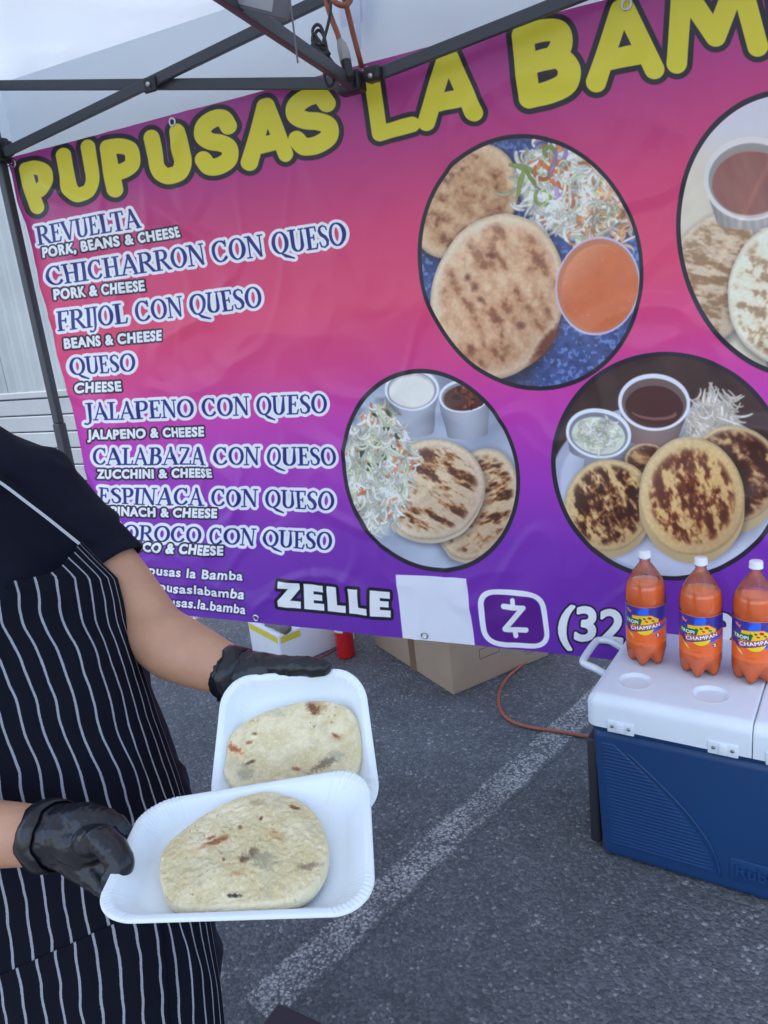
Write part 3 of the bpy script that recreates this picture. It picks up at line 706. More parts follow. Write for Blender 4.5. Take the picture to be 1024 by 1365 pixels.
# top centre picture
p = Pic(cv, 707.5, 349.5, 143, 167, -16, 1, 5)
p.fill((56, 60, 96), (78, 100, 160), 9)
p.mix(ss(.55, .66, p.n(5, 3))*.6, rgb(130, 166, 226)); p.mix(ss(200, 180, p.Y)*.8, rgb(60, 70, 100)); p.mix(ss(720, 700, p.X-(p.Y-500)*.2)*ss(470, 500, p.Y)*.6, rgb(64, 58, 80))
p.pupusa(618, 268, 84, 66, -50, (214, 172, 128), (234, 206, 166), (164, 100, 62), .53, sc=18, seed=11, st=1.2, dark=(96, 60, 50), amt=.75, sf=2.4)
p.ellipse(755, 258, 80, 52, 35, (206, 200, 176), 8, .3); p.slaw(755, 255, 78, 58, 260, CAB+[(222, 140, 90), (226, 226, 224)], 5, (14, 34), (1.2, 2.8), 35)
p.slaw(812, 290, 34, 46, 90, [(230, 170, 120), (226, 190, 160), (236, 214, 196), (214, 150, 100)], 6, (12, 26), (1.4, 3), 0)
p.slaw(735, 225, 40, 34, 14, [(196, 170, 206), (180, 150, 196), (150, 170, 90), (222, 120, 60)], 8, (30, 46), (2.2, 3.6), 0)
p.slaw(770, 270, 60, 50, 90, CAB, 9, (10, 26), (1, 2.2), 0)
p.pupusa(664, 396, 88, 112, 14, (230, 186, 142), (250, 226, 190), (184, 112, 72), .52, .9, 20, 21, 60, 1.5, (116, 66, 54), .7, 0, 2.6)
e, m = p.ellipse(728, 458, 28, 7, -52, (110, 56, 40), 6, .9); 
for q in ((655, 340), (633, 383), (641, 399), (694, 434), (618, 478), (624, 370)): p.ellipse(*q, 3+(q[0] % 4), 3+(q[1] % 3), 20, (130, 82, 64), 5, .9, int(q[0]))
p.ellipse(797, 381, 56, 66, 10, (206, 190, 214)); p.ellipse(797, 381, 54, 63, 10, (198, 124, 92)); e, m = p.ellipse(799, 383, 50, 58, 10, (206, 104, 62)); p.mix(m*p.n(14, 40)*.5, rgb(232, 130, 80)); p.mix(m*ss(.2, .8, -((p.X-799)+(p.Y-383))/90)*.35, rgb(245, 190, 150))
p.mix(m*ss(.8, .86, p.n(4, 41))*.5, rgb(240, 180, 140))
p.done(veil=((214, 190, 214), .05))
# lower left picture
p = Pic(cv, 575, 627, 110, 132, -20, 2, 5)
p.fill((150, 158, 176), (196, 202, 214), 40); p.mix(ss(30, 70, (p.X-600)+(620-p.Y)*.6)*ss(640, 520, p.Y)*.4, rgb(96, 96, 116))
p.cup(620, 527, 34, 22, 52, (92, 46, 36), seed=3, rot=-4); p.mix(ell(622, 529, 27, 16, 0)(p.X, p.Y) < (.9+.2*p.n(6, 3)), rgb(84, 44, 34)); p.slaw(622, 528, 20, 12, 26, [(150, 66, 36), (110, 54, 40), (60, 34, 30), (180, 110, 80)], 12, (4, 9), (1, 2.4))
p.cup(550, 519, 36, 28, 56, (226, 222, 208), seed=4); p.mix((ell(550, 519, 30, 22, 0)(p.X, p.Y) < 1)*(.3+.5*p.n(7, 5)), rgb(242, 238, 226))
p.pupusa(636, 672, 52, 76, 18, (214, 182, 140), (222, 200, 166), (170, 104, 54), .5, .86, 9, 31, -20, 2.4, (64, 34, 24), .95, 4)
p.pupusa(577, 652, 70, 66, -30, (222, 192, 152), (234, 214, 184), (176, 108, 56), .535, .84, 9, 33, 28, 2.8, (78, 42, 28), .95, 5)
p.ellipse(505, 622, 36, 84, 0, (200, 196, 172), 8, .3); p.slaw(505, 615, 40, 82, 330, CAB+[(226, 140, 90)], 14, (12, 30), (1, 2.3), 0, 75)
p.slaw(506, 585, 26, 40, 13, [(70, 92, 66), (84, 104, 74), (62, 80, 62)], 15, (5, 13), (1.4, 2.8), 0, 60); p.slaw(500, 610, 34, 60, 5, [(216, 120, 76)], 16, (8, 16), (1.2, 2.0)); p.slaw(505, 615, 40, 78, 90, CAB, 18, (12, 26), (1, 2), 0, 75)
p.done(veil=((200, 190, 220), .06))
# lower right picture
p = Pic(cv, 892, 621, 152, 145, 22, 3, 6)
p.fill((50, 32, 30), (72, 46, 40), 30)
p.ellipse(905, 660, 172, 118, 12, (170, 172, 190), 2); p.ellipse(905, 662, 160, 106, 12, (196, 198, 212), 3); p.shadow(905, 650, 120, 74, 8, .55, 20)
p.ellipse(945, 572, 30, 44, 8, (196, 178, 160), 8, .3); p.slaw(945, 560, 34, 52, 200, [(222, 208, 190), (232, 222, 206), (206, 190, 168)], 20, (16, 36), (.7, 1.4), 10, 70)
p.cup(872, 536, 48, 38, 48, (70, 34, 32), (150, 120, 110), (226, 226, 232), .72, 4, 7, .8, off=6); p.mix((ell(872, 550, 30, 10, 4)(p.X, p.Y) < 1)*(ell(870, 546, 30, 10, 4)(p.X, p.Y) > 1)*.6, rgb(170, 110, 96))
p.cup(798, 577, 44, 33, 28, (214, 216, 196), (176, 176, 190), (230, 232, 240), .8, 8, 8); p.slaw(798, 577, 27, 19, 110, CAB, 22, (6, 15), (.8, 1.7))
p.pupusa(975, 632, 64, 66, 30, (206, 164, 106), (212, 184, 136), (112, 54, 30), .40, .9, 16, 43, 40, 1.8, (60, 26, 16), 1., 14)
p.pupusa(862, 612, 28, 22, 0, (190, 140, 84), (206, 170, 120), (120, 64, 36), .45, .9, 10, 45)
p.pupusa(812, 672, 58, 62, 14, (220, 180, 112), (212, 182, 130), (118, 58, 30), .455, .86, 10, 41, 60, 2.2, (56, 26, 16), 1., 9)
p.pupusa(922, 662, 70, 80, -14, (222, 176, 106), (220, 190, 132), (140, 66, 32), .47, .8, 11, 47, 70, 2.0, (84, 34, 20), 1., 10)
p.done(veil=((190, 170, 200), .05))
# right picture (runs out of the frame)
p = Pic(cv, 1058, 312, 150, 186, -8, 4, 6)
p.fill((206, 188, 160), (226, 214, 190), 40); p.mix(ss(240, 160, p.Y)*.8, rgb(206, 204, 220)); p.ellipse(1080, 400, 170, 120, -16, (222, 212, 180), 3)
p.pupusa(950, 372, 62, 92, 20, (206, 180, 146), (226, 206, 172), (176, 124, 80), .5, .92, 12, 51, 10, 2.4, (140, 96, 60), .8)
p.cup(1000, 238, 62, 56, 52, (118, 62, 58), (196, 186, 176), (222, 214, 208), .82, -6, 9, .82, True, 6)
p.mix((ell(1000, 244, 50, 47, 0)(p.X, p.Y) < 1)*p.n(22, 5, 70, 3)*.6, rgb(176, 112, 92))
p.slaw(1130, 250, 50, 60, 120, CAB, 33, (14, 30), (1.2, 2.6))
p.pupusa(1052, 392, 82, 96, 0, (236, 222, 190), (246, 240, 214), (206, 166, 110), .5, .92, 15, 53, 20, 1.3, (150, 110, 90), .8)
p.done(veil=((236, 220, 214), .14))
cv.im = np.clip(cv.im*1.10, 0, 1)
print_img = cv.image('banner print'); del cv, X, Y

# ============================================================ BANNER
ban = thing('menu_banner', 'large pink to purple vinyl menu banner with yellow lettering and food pictures', 'banner', tuple(bp(BW/2, BZ0)))
ban_m = img_mat('printed vinyl', print_img, .38, .45, bump=(5, .10, .02), Coat_Weight=.3, Coat_Roughness=.32)
n = ban_m.node_tree; tr = n.nodes.new('ShaderNodeBsdfTranslucent'); ms = n.nodes.new('ShaderNodeMixShader'); ms.inputs[0].default_value = .30
n.links.new([q for q in n.nodes if q.type == 'TEX_IMAGE'][0].outputs[0], tr.inputs[0])
n.links.new(n.nodes['Principled BSDF'].outputs[0], ms.inputs[1]); n.links.new(tr.outputs[0], ms.inputs[2]); n.links.new(ms.outputs[0], n.nodes['Material Output'].inputs[0])
nu, nv = 360, 224; v = []; uv = []
def wrinkle(u, z):
    q = Vector((u*1.0, z*.8, 0))
    a = .012*mnoise.noise(Vector((u*1.6, z*.5, 3)))+.006*mnoise.noise(Vector((u*4.5, z*1.3, 7)))
    r1 = 1-abs(mnoise.noise(Vector((u*2.2+z*.7, z*3.1-u*.6, 11)))); r2 = 1-abs(mnoise.noise(Vector((u*5-z*1.4, z*3.2+u*.8, 23))))
    a += .0085*max(0, r1-.84)/.16+.0050*max(0, r2-.82)/.18
    for uc, dp, wd in ((1.93, .005, .02), (2.13, .006, .03), (2.3, .005, .02), (.72, .003, .02)):
        a += dp*math.exp(-((u-uc-.03*math.sin(z*3))/wd)**2)*(.6+.4*math.sin(z*2.2+uc*4))
    e = min(z-BZ0, BZ1-z, .12)/.12
    gx = min(abs((u % .7)-.35)/.35, 1)
    return a*(.45+.55*e)+.004*gx*(1-e)
for j in range(nv):
    z = BZ0+BH*j/(nv-1)
    for i in range(nu):
        ul = -.052*max(0, min(1, (z-1.35)/(BZ1-1.35)))**1.15; u = ul+(BW-ul)*i/(nu-1); v.append(bp(u, z, wrinkle(u, z))); uv.append(((u+UL)/(BW+UL), j/(nv-1)))
bs = pyobj('printed_sheet', v, grid_faces(nu, nv), ban_m, ban, True, uv, world=True)
gr_m = mat('nickel grommet', (.7, .7, .68), .3, metal=1)
def grommet(u, z):
    m1 = bmesh.new(); R_, r_ = .011, .0028; c = bp(u, z, wrinkle(u, z)+.002)
    vv_ = []
    for i in range(20):
        for j in range(8):
            a, b_ = 2*PI*i/20, 2*PI*j/8; rr = R_+r_*math.cos(b_)*1.3
            vv_.append(c+BD*rr*math.cos(a)+ZUP*rr*math.sin(a)+BN*r_*math.sin(b_))
    ff = [(i*8+j, i*8+(j+1) % 8, ((i+1) % 20)*8+(j+1) % 8, ((i+1) % 20)*8+j) for i in range(20) for j in range(8)]
    m1.free(); pyobj('grommet', vv_, ff, gr_m, ban, world=True)
for k in range(5): grommet(.02+(BW-.04)*k/4-(.046 if k == 0 else 0), BZ1-.022)
for k in range(5): grommet(.03+(BW-.06)*k/4, BZ0+.02)
tie_m = mat('black cable tie', (.02, .02, .02), .4)
for k in (0, 4):
    u = .02+(BW-.04)*k/4-(.046 if k == 0 else 0); sx = -1 if k == 0 else 1
    tube('cable_tie', [bp(u, BZ1-.03, .01), bp(u+sx*.03, BZ1-.0, .03), bp(u+sx*.04, BZ1+.01, .05), bp(u+sx*.055, BZ1+.005, .02), bp(u+sx*.05, BZ1-.02, -.01), bp(u, BZ1-.02, .004)], .0025, tie_m, ban, world=True)

# ============================================================ PERSON
skin = mat('warm tan skin', (.45, .235, .145), .52, noise=(22, .22), bump=(260, .4, .0011), Subsurface_Weight=.12, Subsurface_Scale=.02)
cloth = mat('navy black cotton', (.006, .007, .016), .88, spec=.12, bump=(700, .25, .0006), Sheen_Weight=.03)
glove_m = mat('black nitrile', (.007, .008, .012), .27, spec=.42, bump=(130, .3, .0012))
pants_m = mat('dark denim', (.02, .022, .03), .8)
shoe_m = mat('black rubber shoe', (.015, .015, .015), .6)
hair_m = mat('black hair', (.012, .01, .009), .5, bump=(160, .5, .003))
def A(x, y, z, r): return (at(x, y, z), r)
per = thing('person', 'person in navy shirt, pinstriped black apron and black gloves holding out two trays', 'person', (-.62, 1.05, 0))
pz = lambda x, y, z: np.array([x, y, z])
neckb = at(-85, 575, 1.2)
shL, shR = at(48, 648, 1.19), at(-235, 676, 1.13)
elL, wrL = at(212, 850, 1.15), at(322, 900, 1.075)
elR, wrR = at(-170, 1096, .99), at(84, 1115, .885)
cH = at(85, 1300, 1.17); cH2 = at(-60, 1320, 1.15)
hipL = np.array([cH[0], cH[1], .72]); hipR = np.array([cH2[0], cH2[1], .72])
fL = np.array([hipL[0]+.0, hipL[1]+.03, .06]); fR = np.array([hipR[0]-.02, hipR[1]+.03, .06])
hd = neckb+np.array([-.01, -.03, .175])
fdir = np.array([.25, -.93, -.25]); fdir /= np.linalg.norm(fdir); sdv = np.cross(fdir, ZUP); sdv /= np.linalg.norm(sdv); hup = np.cross(sdv, fdir)
def hp(a, b_, c): return hd+sdv*a+fdir*b_+hup*c
body = blob('body', [
 [(neckb+ZUP*.0, .06), (hd+np.array([0, .02, -.07]), .055)],
 [(hp(0, -.02, .035), .088), (hp(0, .02, -.02), .07), (hp(0, .045, -.075), .042)],
 [(hp(0, .088, -.005), .009), (hp(0, .102, -.028), .014)], [(hp(-.012, .096, -.03), .009), (hp(.012, .096, -.03), .009)],
 [(hp(-.02, .085, -.058), .008), (hp(.02, .085, -.058), .008)],
 [(hp(-.08, -.01, .015), .014), (hp(-.078, -.01, -.015), .01)], [(hp(.08, -.01, .015), .014), (hp(.078, -.01, -.015), .01)],
 [(neckb-ZUP*.03, .07), (at(-40, 760, 1.2), .12), (at(20, 900, 1.18), .12), (at(60, 1080, 1.18), .125), (at(70, 1280, 1.18), .13)],
 [(neckb-ZUP*.03, .05), (shL, .052), (at(120, 725, 1.19), .048), (at(160, 776, 1.183), .0475), (at(196, 822, 1.168), .044), (at(208, 846, 1.15), .048), (at(232, 862, 1.125), .0495), (at(258, 874, 1.108), .046), (at(285, 886, 1.09), .040), (wrL, .032), (at(345, 903, 1.07), .028)],
 [(neckb-ZUP*.03, .05), (shR, .052), (at(-240, 900, 1.07), .047), (elR, .043), (at(-90, 1105, .95), .042), (at(0, 1112, .915), .0385), (wrR, .031), (at(110, 1118, .875), .025)],
 [(cH, .1), (hipL, .085), (hipL*.5+fL*.5, .055), (fL+ZUP*.06, .04)], [(cH2, .1), (hipR, .085), (hipR*.5+fR*.5, .055), (fR+ZUP*.06, .04)],
], skin, per, .0075, 5)
def cloth_fold(c):
    d = Vector(c); q = d+Vector((mnoise.noise(d*5), mnoise.noise(d*5+Vector((9, 0, 0))), 0))*.05
    r = 1-abs(mnoise.noise(Vector((q.x*7+q.z*5, q.y*7, q.z*6-q.x*4))*1.2))
    return .004*mnoise.noise(d*8)+.0022*mnoise.noise(d*20)+.007*max(0, r-.78)/.22
shirt = blob('shirt', [
 [(at(-85, 610, 1.2), .077), (shL, .064), (at(82, 684, 1.19), .059), (at(106, 706, 1.187), .056), (at(120, 726, 1.185), .052)],
 [(at(-85, 610, 1.2), .077), (shR, .066), (at(-245, 760, 1.1), .062), (at(-243, 880, 1.07), .056)],
 [(at(-5, 660, 1.2), .095), (at(20, 740, 1.21), .112), (at(50, 820, 1.2), .122), (at(76, 900, 1.19), .126), (at(108, 1000, 1.18), .13), (at(140, 1100, 1.17), .133), (at(158, 1200, 1.17), .135), (at(172, 1300, 1.17), .137)],
 [(at(-160, 680, 1.18), .09), (at(-110, 760, 1.17), .118), (at(-80, 900, 1.16), .13), (at(-50, 1100, 1.15), .14), (at(-30, 1300, 1.15), .14)],
 [(at(-85, 700, 1.17), .11), (at(-30, 800, 1.15), .13), (at(0, 950, 1.14), .135), (at(40, 1150, 1.13), .14)],
], cloth, per, .009, 5, disp=cloth_fold)
# open end of the sleeve with its hem
def sleeve_end(c0, c1, r0, r1):
    c0, c1 = Vector(c0), Vector(c1); d = (c1-c0).normalized(); L_ = (c1-c0).length; a = d.cross(Vector((0, 0, 1))).normalized(); b_ = d.cross(a); v = []
    rows = [(0, r0), (.25, r0*.6+r1*.4), (.5, (r0+r1)/2), (.66, r1*.985), (.70, r1*.97), (.74, r1*.99), (.9, r1), (1, r1), (1.0, r1-.0025), (.8, r1-.0035), (.3, r1-.004)]
    for t, r in rows:
        for i in range(72):
            q = 2*PI*i/72; w_ = .0016*math.sin(3*q+t*3)+.0012*math.sin(7*q+1+4*t)
            v.append(c0+d*(t*L_+.002*math.sin(2*q))+(a*math.cos(q)+b_*math.sin(q))*(r+w_))
    return pyobj('sleeve', v, grid_faces(72, len(rows), True), cloth, shirt, True, world=True)
sleeve_end(at(112, 712, 1.187), at(149, 757, 1.184), .0535, .0545)
blob('trousers', [
 [(cH, .125), (hipL, .115), (hipL*.5+fL*.5, .08), (fL+ZUP*.08, .068)], [(cH2, .125), (hipR, .115), (hipR*.5+fR*.5, .08), (fR+ZUP*.08, .068)],
 [(cH, .125), (cH2, .125)]], pants_m, per, .014, 5)
for fo in (fL, fR):
    blob('shoe', [[(fo+np.array([0, .05, -.015]), .042), (fo+np.array([.01, -.03, -.02]), .04), (fo+np.array([.02, -.12, -.026]), .034)]], shoe_m, per, .008, 3)
hr = [[(hp(0, -.035, .055), .1)], [(hp(-.06, -.05, -.02), .05), (hp(0, -.09, -.05), .06), (hp(.06, -.05, -.02), .05)], [(hp(0, -.1, .02), .07), (hp(0, -.14, -.02), .05)]]
blob('hair', hr, hair_m, per, .008, 3)
eye_m = mat('eye white', (.8, .8, .78), .2); iris_m = mat('brown iris', (.05, .02, .01), .2)
for sx in (-1, 1):
    bm = bmesh.new(); bmesh.ops.create_uvsphere(bm, u_segments=16, v_segments=10, radius=.0125, matrix=Matrix.Translation(Vector(hp(.03*sx, .074, .01)))); e_ = bobj('eye', bm, eye_m, per, True, True)
    bm = bmesh.new(); bmesh.ops.create_uvsphere(bm, u_segments=12, v_segments=8, radius=.0062, matrix=Matrix.Translation(Vector(hp(.03*sx, .0815, .01)))); bobj('iris', bm, iris_m, e_, True, True)

# gloves ------------------------------------------------------
def fold(c):
    q = Vector(c)+.012*mnoise.noise_vector(Vector(c)*30); r = 1-abs(mnoise.noise(Vector((q.x*80, q.y*50, q.z*42)))); r2 = 1-abs(mnoise.noise(Vector((q.x*38, q.y*60, q.z*95))))
    return .0009*mnoise.noise(Vector(c)*50)+.0010*max(0, r-.75)/.25+.0007*max(0, r2-.78)/.22
def fold1(c):
    a, b_ = at(134, 1116, .83), at(154, 1168, .798); d = (b_-a)/np.linalg.norm(b_-a); q = np.array(c)-a; t = q@d; r = np.linalg.norm(q-d*t)
    k = max(0, 1-r/.026)*(1 if -.012 < t < .05 else 0)
    e = np.linalg.norm(np.array(c)-at(112, 1112, .87)); arc = max(0, 1-abs(e-.03)/.03)
    return fold(c)*.6-.0013*min(1, k*2)*max(0, math.sin(t*2*PI/.0085+r*80))**2-.0007*arc*max(0, math.sin(e*2*PI/.011+mnoise.noise(Vector(c)*30)*2))**2-.0008
g1 = blob('glove', [
 [A(66, 1114, .894, .0385), A(76, 1114, .89, .0375), A(92, 1112, .882, .034)],
 [A(80, 1099, .888, .022), A(112, 1096, .872, .023), A(138, 1101, .862, .020)],
 [A(86, 1120, .88, .026), A(112, 1124, .866, .027), A(136, 1120, .856, .021)],
 [A(82, 1132, .888, .021), A(106, 1148, .872, .021), A(122, 1166, .86, .016), A(134, 1182, .85, .0105)],
 [A(116, 1122, .846, .017), A(134, 1118, .826, .0165), A(152, 1134, .812, .0168), A(161, 1152, .804, .0155), A(155, 1165, .798, .0125), A(147, 1172, .796, .0105)],
 [A(134, 1094, .864, .0135), A(155, 1101, .862, .0135), A(167, 1113, .862, .0125), A(174, 1128, .868, .011), A(196, 1142, .874, .009)],
 [A(134, 1110, .868, .013), A(158, 1130, .868, .012), A(186, 1152, .868, .0105), A(205, 1165, .862, .009)],
 [A(126, 1130, .866, .013), A(148, 1160, .86, .0115), A(172, 1178, .85, .0105), A(195, 1190, .842, .009)],
 [A(118, 1150, .862, .012), A(134, 1182, .85, .0105), A(155, 1198, .838, .009), A(170, 1206, .83, .008)],
], glove_m, per, .0022, 3, disp=fold1)
g2 = blob('glove', [
 [A(310, 899, 1.078, .0375), A(322, 900, 1.076, .036), A(336, 901, 1.074, .0335)],
 [A(332, 895, 1.072, .028), A(352, 893, 1.062, .0235), A(374, 891, 1.056, .0175)],
 [A(328, 912, 1.078, .029), A(350, 920, 1.085, .024), A(380, 925, 1.09, .018)],
 [A(366, 889, 1.055, .0165), A(386, 889, 1.046, .0150), A(401, 888, 1.040, .0138), A(418, 889.5, 1.034, .0130), A(431, 890, 1.030, .0112)],
 [A(350, 888, 1.075, .019), A(378, 890, 1.083, .016), A(402, 900, 1.09, .013), A(420, 915, 1.085, .010)],
 [A(375, 915, 1.092, .014), A(405, 930, 1.085, .011), A(430, 945, 1.072, .009)],
 [A(370, 930, 1.105, .014), A(395, 955, 1.095, .011), A(412, 972, 1.085, .009)],
 [A(350, 935, 1.115, .013), A(370, 965, 1.11, .010), A(384, 982, 1.10, .008)],
], glove_m, per, .0022, 3, disp=fold)
def cuff(c, d, r, sq=1.0):
    d = Vector(d).normalized(); a = d.cross(Vector((0, 0, 1))).normalized(); b_ = d.cross(a); v = []
    for j, (s, k) in enumerate(((-.004, 1.045), (-.005, 1.0), (.004, .99), (.02, .95), (.02, 1.0), (.004, 1.05))):
        for i in range(36):
            t = 2*PI*i/36; w_ = .0022*math.sin(5*t)+.0012*math.sin(11*t+1)
            v.append(Vector(c)+d*(s+w_)+(a*math.cos(t)+b_*math.sin(t)*sq)*r*k)
    f = grid_faces(36, 6, True); return v, f+[(5*36+i, 5*36+(i+1) % 36, (i+1) % 36, i) for i in range(36)]
for g_, c0, c1, r in ((g1, at(63, 1114, .896), at(86, 1114, .884), .0395), (g2, at(306, 898, 1.08), at(322, 901, 1.076), .0388)):
    v, f = cuff(c0, c1-c0, r); pyobj('cuff', v, f, glove_m, g_, world=True)

# apron -------------------------------------------------------
K = 16
Dk = [3, 9, 17, 28, 42, 60, 84, 110, 137, 164, 191, 218, 245, 272, 299, 326, 353]
Rpts = [(700, 96), (722, 112), (745, 134), (770, 160), (800, 168), (830, 174), (890, 193), (960, 216), (1030, 241), (1090, 258), (1160, 271), (1240, 286), (1310, 297), (1365, 303), (1500, 312), (1800, 325)]
def Rr(y): return float(np.interp(y, [a for a, _ in Rpts], [b for _, b in Rpts]))
ytop = lambda k: float(np.interp(k, [0, 1, 2, 3, 4, 5, 6, 7, 8, 10, 16], [722, 724, 728, 736, 743, 753, 763, 769, 774, 784, 790]))
def apron_pt(k, y):
    D = float(np.interp(k, range(len(Dk)), Dk)); y2 = y
    amp = min(1, D/40)
    wob = amp*(8.5*mnoise.noise(Vector((k*.15, y*.0085, 2.2)))+3.6*mnoise.noise(Vector((k*.4, y*.022, 5)))+1.2*mnoise.noise(Vector((k*.9, y*.05, 15))))
    tw = 10*math.exp(-((y-810)/34)**2)*math.exp(-((k-6)/3.2)**2)
    x = Rr(y2)-D+wob-tw*.7
    z = float(np.interp(y, [700, 760, 850, 950, 1100, 1365, 1800], [1.075, 1.055, 1.03, 1.0, .985, .985, 1.02]))
    q = min(1, D/175); z += float(np.interp(y, [720, 900], [.07, .145]))*(1-math.sqrt(max(0, 1-(1-q)**2)))
    if D > 230: z += .10*((D-230)/200)**2
    z += .007*amp*mnoise.noise(Vector((k*.42+y*.003, y*.005, 9)))+.004*amp*mnoise.noise(Vector((k*.9-y*.006, y*.012, 4)))
    z += .008*math.exp(-((y-812-(6-k)*9)/16)**2)*amp
    return at(x, y, z)
cv = None
def stripe_mat(name):
    m = mat(name, (.005, .006, .011), .88, spec=.1); n = m.node_tree; L = n.links; b = n.nodes['Principled BSDF']
    uv = n.nodes.new('ShaderNodeUVMap'); uv.uv_map = 'UVMap'; sp = n.nodes.new('ShaderNodeSeparateXYZ'); L.new(uv.outputs[0], sp.inputs[0])
    def M_(op, a, b_=None, c=None):
        q = n.nodes.new('ShaderNodeMath'); q.operation = op
        for i, s in enumerate((a, b_, c)):
            if s is None: continue
            if isinstance(s, (int, float)): q.inputs[i].default_value = s
            else: L.new(s, q.inputs[i])
        return q.outputs[0]
    fr = M_('FRACT', sp.outputs[0]); d = M_('ABSOLUTE', M_('SUBTRACT', fr, .5))
    # thread: stripe half width with a slightly ragged edge
    nz = n.nodes.new('ShaderNodeTexNoise'); nz.inputs['Scale'].default_value = 400; tc = n.nodes.new('ShaderNodeTexCoord'); L.new(tc.outputs['Object'], nz.inputs['Vector'])
    hw = M_('MULTIPLY_ADD', nz.outputs[0], .05, .042)
    ma = M_('LESS_THAN', d, hw)
    tw = n.nodes.new('ShaderNodeTexWave'); tw.inputs['Scale'].default_value = 300; L.new(tc.outputs['Object'], tw.inputs['Vector'])
    mx = n.nodes.new('ShaderNodeMix'); mx.data_type = 'RGBA'; L.new(ma, mx.inputs[0]); mx.inputs[6].default_value = (.0045, .0055, .011, 1); mx.inputs[7].default_value = (.26, .27, .31, 1)
    L.new(mx.outputs[2], b.inputs['Base Color'])
    bmp = n.nodes.new('ShaderNodeBump'); bmp.inputs['Strength'].default_value = .3; bmp.inputs['Distance'].default_value = .0008; L.new(nz.outputs[0], bmp.inputs['Height']); L.new(bmp.outputs[0], b.inputs['Normal'])
    return m
strm = stripe_mat('black cotton with white pinstripes')
def apron_sheet(name, k0, k1, ytopf, ybot, off, shift, parent, nu=110, nv=170):
    v, uv = [], []
    for j in range(nv):
        t = j/(nv-1)
        for i in range(nu):
            k = k0+(k1-k0)*i/(nu-1); y0 = ytopf(k); y = y0+(ybot-y0)*t
            p = apron_pt(k, y); d = (EYE-p); d /= np.linalg.norm(d); v.append(p+d*off); uv.append((k+.5+shift, y/100))
    o = pyobj(name, v, grid_faces(nu, nv), strm, parent, True, uv, world=True)
    q = o.modifiers.new('thickness', 'SOLIDIFY'); q.thickness = .0015; q.offset = -1
    return o
apr = apron_sheet('apron', 0, 16, ytop, 1750, .0, 0, per)
apron_sheet('pocket', 5.5, 15.5, lambda k: 1206+(k-5.5)*11.5, 1560, .003, .16, apr, 70, 60)
strap_m = mat('grey white piping', (.42, .43, .47), .8, bump=(900, .4, .0005)); strapb = mat('black strap', (.005, .006, .011), .9, spec=.1)
sp = []
for (x, y, z) in ((-85, 590, 1.14), (-45, 615, 1.11), (0, 643, 1.092), (35, 669, 1.082), (70, 696, 1.078), (106, 725, 1.088)): sp.append((x, y, z))
sp = catmull([at(*q) for q in sp], 8)
v, uvv = [], []
for i, p in enumerate(sp):
    t = sp[min(i+1, len(sp)-1)]-sp[max(i-1, 0)]; t /= np.linalg.norm(t); d = EYE-p; d /= np.linalg.norm(d); a = np.cross(t, d); a /= np.linalg.norm(a)
    for k in (-1, -.45, .45, 1): v.append(p+a*.006*k-a*.0045+d*(.001 if abs(k) < .9 else -.001))
pyobj('neck_strap', v, grid_faces(4, len(sp)), strapb, apr, world=True)
v = []
for i, p in enumerate(sp):
    t = sp[min(i+1, len(sp)-1)]-sp[max(i-1, 0)]; t /= np.linalg.norm(t); d = EYE-p; d /= np.linalg.norm(d); a = np.cross(t, d); a /= np.linalg.norm(a)
    for k in (-1, 0, 1): v.append(p+a*.0021*k+d*(.0035 if k == 0 else .002))
pyobj('piping', v, grid_faces(3, len(sp)), strap_m, apr, world=True)

